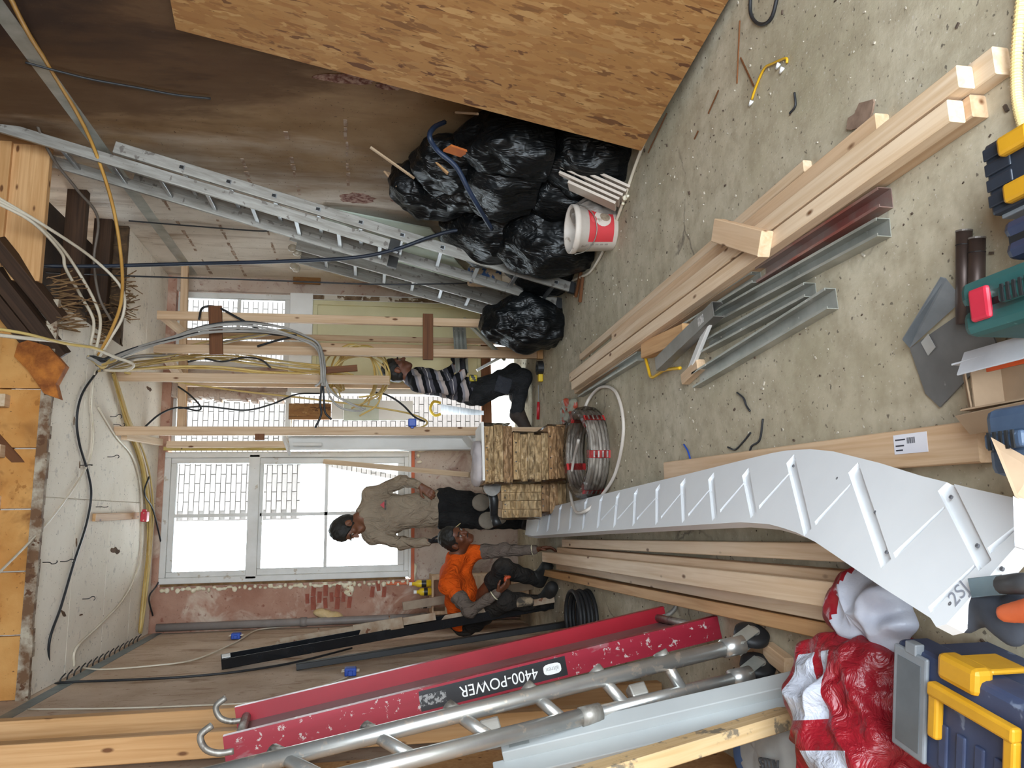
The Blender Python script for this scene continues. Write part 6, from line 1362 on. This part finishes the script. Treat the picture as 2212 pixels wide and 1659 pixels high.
strands('grey_cable_bundle', 'bundle of grey and black cables draped from the ceiling knot over the nearest studs', Yp([(210, 790, 5.6), (262, 766, 5.8), (320, 745, 5.95), (380, 728, 6.1), (440, 712, 6.2), (520, 706, 6.25), (600, 714, 6.25), (655, 733, 6.2), (688, 752, 6.15), (697, 790, 6.1), (697, 832, 6.1)]), 7, .0085, [CABG, CABK, CABG, mat('pale_grey_sheath', '#b5b0aa', '#a39e98', rough=.5)], .028, 3)
strands('grey_cable_bundle', 'few grey cables crossing behind the first stud toward the window', Yp([(215, 800, 5.7), (290, 770, 6.2), (360, 760, 6.5), (440, 735, 6.8), (540, 720, 6.9), (620, 715, 6.9), (680, 740, 6.7)]), 4, .008, [CABG, CABY], .03, 13)
kn_ = strands('cable_knot', 'dark knot of cables tied together under the ceiling', Yp([(190, 770, 5.6), (205, 775, 5.58), (222, 785, 5.56), (235, 775, 5.6)]), 8, .010, [CABK, CABG, CABY], .02, 4)
# loops hanging between the studs
rnd = random.Random(9); lp_ = thing('cable_loops', 'loops of yellow cable hanging between the studs beside the kneeling person', 'cable loops', PY(780, 830, 6.75))
for i in range(8):
    c = (770+rnd.uniform(-18, 18), 820+rnd.uniform(-12, 12)); rx, ry = 55+rnd.uniform(-16, 16), 60+rnd.uniform(-16, 16); a0 = rnd.uniform(2.2, 3.6)
    pts = [PY(690, 800+rnd.uniform(-10, 10), 6.72)]+[PY(c[0]+rx*math.cos(a0+q), c[1]+ry*math.sin(a0+q), 6.68+.05*math.sin(q*2+i)) for q in (0.3, 1.0, 1.8, 2.6, 3.4, 4.2, 5.0)]
    MB().tube(crom(pts, 6), .008, 6).build('loop', YC[i % 4], lp_, smooth=True)
dr = thing('cable_tails', 'black and grey cable tails hanging down at the middle studs', 'cable tails', PY(697, 830, 6.1))
for l, m in (([(696, 815), (692, 870), (694, 895), (681, 924)], CABK), ([(697, 815), (700, 870), (703, 892), (716, 906)], CABK), ([(700, 812), (712, 855), (735, 880), (772, 888), (790, 882)], CABG), ([(700, 812), (715, 845), (745, 866), (785, 884)], CABG), ([(698, 812), (690, 828), (680, 834)], CABG)): MB().tube(crom([PY(x, y, 6.12) for x, y in l], 6), .009, 6).build('tail', m, dr, smooth=True)
cab('black_cable', Yp([(310, 925, 6.7), (345, 895, 6.8), (385, 880, 6.9), (425, 887, 7.0), (433, 878, 7.0), (410, 853, 7.1), (385, 835, 7.2)]), .008, CABK, 'black cable looped over the broken opening near the ceiling')
cab('black_cable', Yp([(385, 882, 6.95), (445, 878, 7.0), (530, 886, 7.05), (590, 872, 7.05), (640, 852, 7.0), (690, 850, 6.9)]), .008, CABK, 'black cable hanging across the view of the yard wall')
cab('black_cable', Yp([(430, 690, 6.3), (438, 665, 6.35), (470, 664, 6.35), (520, 690, 6.3), (580, 720, 6.3), (640, 725, 6.25), (600, 735, 6.3), (556, 748, 6.35)]), .009, CABK, 'black cable hooped over the nearest stud')
cab('black_cable', Yp([(405, 782, 6.7), (440, 775, 6.7), (480, 781, 6.65), (530, 772, 6.65), (565, 778, 6.65), (585, 795, 6.65)]), .008, CABK, 'black cable waving behind the second stud')
cab('yellow_cable', Yp([(270, 805, 6.2), (380, 825, 6.8), (520, 845, 7.0), (640, 858, 7.05), (760, 873, 7.0), (870, 890, 6.9), (915, 905, 6.8), (922, 916, 6.75), (905, 924, 6.7), (890, 920, 6.7)]), .008, YC[3], 'yellow cable stretched down to the blue socket box by the fourth stud')
cab('black_cable', Yp([(812, 848, 6.8), (840, 855, 6.75), (870, 875, 6.7), (895, 900, 6.65), (918, 911, 6.6)]), .009, CABK, 'black and white cable end beside the kneeling person')
# cables on the ceiling and left wall
zc = ZC-.012
cab('black_cable', [PZ(x, y, zc) for x, y in ((212, 800), (178, 850), (166, 905), (172, 960), (190, 1020), (197, 1070), (186, 1135), (160, 1215), (132, 1310), (106, 1390))]+[PX(x, y, XL+.015) for x, y in ((112, 1470), (135, 1474), (180, 1472), (290, 1468), (400, 1462), (520, 1450), (640, 1430), (760, 1400))], .008, CABK, 'black cable snaking over the ceiling and down the left wall')
cab('white_cable', [PZ(x, y, zc) for x, y in ((205, 800), (198, 870), (202, 940), (195, 990), (165, 1045), (110, 1120))]+[PY(60, 1175, 5.0), PY(-10, 1245, 4.6)], .007, CABW, 'white cable crossing the ceiling out to the upper left edge')
cab('grey_conduit', [PZ(x, y, zc) for x, y in ((212, 880), (250, 942), (285, 985), (302, 1040), (307, 1110), (305, 1190), (292, 1245), (262, 1300), (215, 1350), (165, 1400), (160, 1440))], .009, CABW, 'pale conduit bending across the ceiling past the red box')
cab('black_cable', [PZ(x, y, zc-.05) for x, y in ((322, 1030), (312, 1065), (330, 1100), (345, 1160), (355, 1220), (340, 1262), (322, 1290), (330, 1330))], .007, CABK, 'black cable curling by the top of the big window')
cab('white_cable', [PX(x, y, XL+.012) for x, y in ((165, 1440), (220, 1446), (330, 1438), (420, 1425), (500, 1392), (525, 1378), (560, 1360), (640, 1352))], .006, CABW, 'white cable running down the left wall to the blue socket box')
cab('white_cable', [PX(x, y, XL+.01) for x, y in ((60, 1532), (250, 1530), (420, 1524), (560, 1515), (700, 1480), (752, 1462))], .005, CABW, 'thin pale cable along the left wall to the lower blue socket box')
def socket_box(p, nrm, label, m, size=.075, cat='socket box'):
    t = thing('socket_box', label, cat, p); M = frameM(p, V(nrm).cross(V((0, 0, 1))) if abs(V(nrm).z) < .9 else (1, 0, 0), nrm)
    MB().cbox((0, 0, .025), (size, size, .05)).build('box', m, t, M, bevel=.008); MB().cbox((size*.55, 0, .02), (size*.3, size*.4, .03)).build('spout', m, t, M, bevel=.004)
    for sx, sy in ((-.35, .6), (.35, .6), (-.35, -.6), (.35, -.6)): MB().tube([(size*sx, size*sy*.8, .03), (size*sx, size*sy*1.25, .03)], .004, 6).build('stub', CABW, t, M)
    return t
BLUEB = mat('blue_box_plastic', '#2450b4', '#1c429c', rough=.45); REDB = mat('red_box_plastic', '#c01f34', '#b01a2c', rough=.45)
socket_box(PX(510, 1380, XL+.003), (1, 0, 0), 'blue socket box high on the left wall beside the black profile', BLUEB); socket_box(PX(757, 1459, XL+.003), (1, 0, 0), 'blue socket box low on the left wall above the red platform', BLUEB)
socket_box(PY(890, 914, 6.37), (0, -1, 0), 'blue socket box dangling at the fourth stud', BLUEB, .065)
ws = beam('wood_strip', PZ(203, 1118, ZC-.013), PZ(298, 1114, ZC-.013), .055, .022, PINEO); tag(ws, 'short wooden strip screwed to the ceiling behind the red box', 'strip')
rb2 = socket_box(PZ(306, 1116, ZC-.06), (0, 0, -1), 'red socket box on the ceiling at the end of the wooden strip', REDB, .085)
# hanging ropes and hoses
cab('black_hose', Yp([(55, 574, 5.2), (200, 575, 5.3), (400, 570, 5.3), (600, 565, 5.2), (760, 557, 5.15), (850, 540, 5.1), (930, 512, 5.05), (985, 498, 5.0), (1050, 497, 4.95)]), .013, mat('blue_black_rubber', '#1f2838', '#171d29', rough=.55), 'thick blue-black hose hanging from the ceiling opening to the rubbish bags', 'hose')
cab('black_wire', Yp([(75, 587, 6.0), (300, 597, 6.0), (560, 605, 6.0), (806, 614, 6.0), (960, 613, 6.0), (1045, 610, 6.0)]), .006, CABK, 'thin black wire hanging straight down beside the short ladder', 'wire')
cab('black_wire', [PX(x, y, XR-.02) for x, y in ((278, 477), (400, 487), (560, 499), (590, 494), (606, 484))], .006, CABK, 'thin black wire running along the right wall behind the ladders', 'wire')
cab('blue_hose', [PX(960, 264, 2.2), PX(938, 275, 2.1), PX(928, 296, 2.0), PX(945, 325, 1.95), PX(985, 360, 1.88), PX(1012, 410, 1.78), PX(1035, 450, 1.72), PX(1062, 495, 1.70)], .015, mat('dark_blue_rubber', '#22304a', '#1b2638', rough=.5), 'dark blue hose lying over the rubbish bags', 'hose')
# floor cables
cab('white_cable', [PZ(x, y, .012) for x, y in ((1392, 305), (1368, 370), (1345, 440), (1322, 500), (1300, 548), (1277, 585), (1258, 597), (1236, 608), (1225, 625))], .010, CABW, 'white cable lying along the right edge of the floor')
cab('black_wire', [PZ(x, y, .008) for x, y in ((1622, -20), (1621, 25), (1632, 47), (1650, 52), (1668, 35), (1682, -20))], .007, CABK, 'loop of black cable at the top edge of the floor', 'wire')
yw_ = thing('yellow_wire', 'yellow cable offcut with white tips on the floor', 'wire', PZ(1650, 150)); pw = [PZ(x, y, .008) for x, y in ((1624, 215), (1634, 185), (1651, 148), (1668, 138), (1697, 126), (1700, 136))]
MB().tube(crom(pw, 5), .005, 6).build('sheath', mat('yellow_sheath', '#d8a81f', '#c99a18', rough=.5), yw_, smooth=True)
for x, y in ((1624, 218), (1683, 137), (1691, 146)): p = PZ(x, y, .008); MB().tube([p, p+V((-.008, .022, 0))], [.008, .005], 8).build('white_tip', LBW, yw_, smooth=True)
for i, l in enumerate((((1592, 848), (1606, 860), (1612, 876), (1620, 888)), ((1572, 966), (1588, 971), (1605, 955), (1621, 935)), ((1617, 992), (1623, 965), (1641, 950), (1648, 905)), ((1706, 245), (1718, 228), (1716, 200)))): cab('wire_scrap', [PZ(x, y, .006) for x, y in l], .004, CABK, ['black wire scrap near the steel profile ends', 'bent black wire scrap left of the conduit coil', 'kinked black wire scrap touching the stringer', 'tiny black wire scrap near the yellow offcut'][i], 'wire')
cab('blue_wire', [PZ(x, y, .006) for x, y in ((1477, 960), (1486, 975), (1492, 995), (1499, 1013))], .004, BLUEB, 'short blue wire on the floor beside the stringer', 'wire')
cab('yellow_strap', [PZ(x, y, .03) for x, y in ((1394, 772), (1400, 795), (1408, 815), (1435, 800), (1470, 795))], .008, mat('yellow_strap_web', '#e0b020', '#d2a318', rough=.6), 'yellow strap end under the orange pine block', 'strap')
for i, (a, c) in enumerate((((1592, 180), (1598, 45)), ((1600, 125), (1628, 185)), ((1530, 245), (1552, 195)), ((1400, 330), (1440, 245)), ((1500, 300), (1508, 283)))): p, q = PZ(*a, .006), PZ(*c, .006); tag(beam('wood_splinter', p, q, .007, .005, DARKW), ['long thin splinter beside the strand board', 'short splinter crossing the long one', 'thin splinter on the floor near the strand board foot', 'splinter lying along the strand board foot', 'tiny splinter in the open floor'][i], 'splinter')
mc = thing('plaster_chip', 'brown flake of plaster on the floor right of the timber row', 'plaster chip', PZ(1860, 255)); rnd = random.Random(2); b = MB(); n = 14; cp_ = PZ(1862, 250, .004)
ringp = [cp_+V((.035*math.cos(2*math.pi*k/n)*rnd.uniform(.6, 1.2), .075*math.sin(2*math.pi*k/n)*rnd.uniform(.8, 1.1), 0)) for k in range(n)]; b.add(ringp+[q+V((0, 0, .006)) for q in ringp], [tuple(range(2*n-1, n-1, -1))[::-1], tuple(range(n))[::-1]]+[(k, (k+1) % n, n+(k+1) % n, n+k) for k in range(n)]); b.build('flake', mat('brown_plaster', '#8d7462', '#745c4b', rough=.95, scale=20), mc)
# grit nobody could count
rnd = random.Random(55); b = MB(); b2 = MB()
for i in range(1500):
    x, y = rnd.uniform(XL+.05, XR-.05), rnd.uniform(1.0, 7.5)
    s = rnd.choice((.003, .004, .005, .006))*rnd.uniform(.6, 1.3); q = b if rnd.random() < .6 else b2
    q.cbox((0, 0, s*.4), (s*rnd.uniform(.8, 2.6), s, s*.8), Matrix.Translation((x, y, 0)) @ Matrix.Rotation(rnd.uniform(0, 3), 4, 'Z'))
for q, m, lb in ((b, mat('pale_grit', '#bfb6a6', '#b0a594', rough=.9), 'pale plaster grit scattered over the concrete floor'), (b2, mat('dark_grit', '#5b4a3d', '#463a30', rough=.9), 'dark wood grit scattered over the concrete floor')): tag(q.build('floor_grit', m), lb, 'grit', None, 'stuff')
bpy.context.view_layer.update()
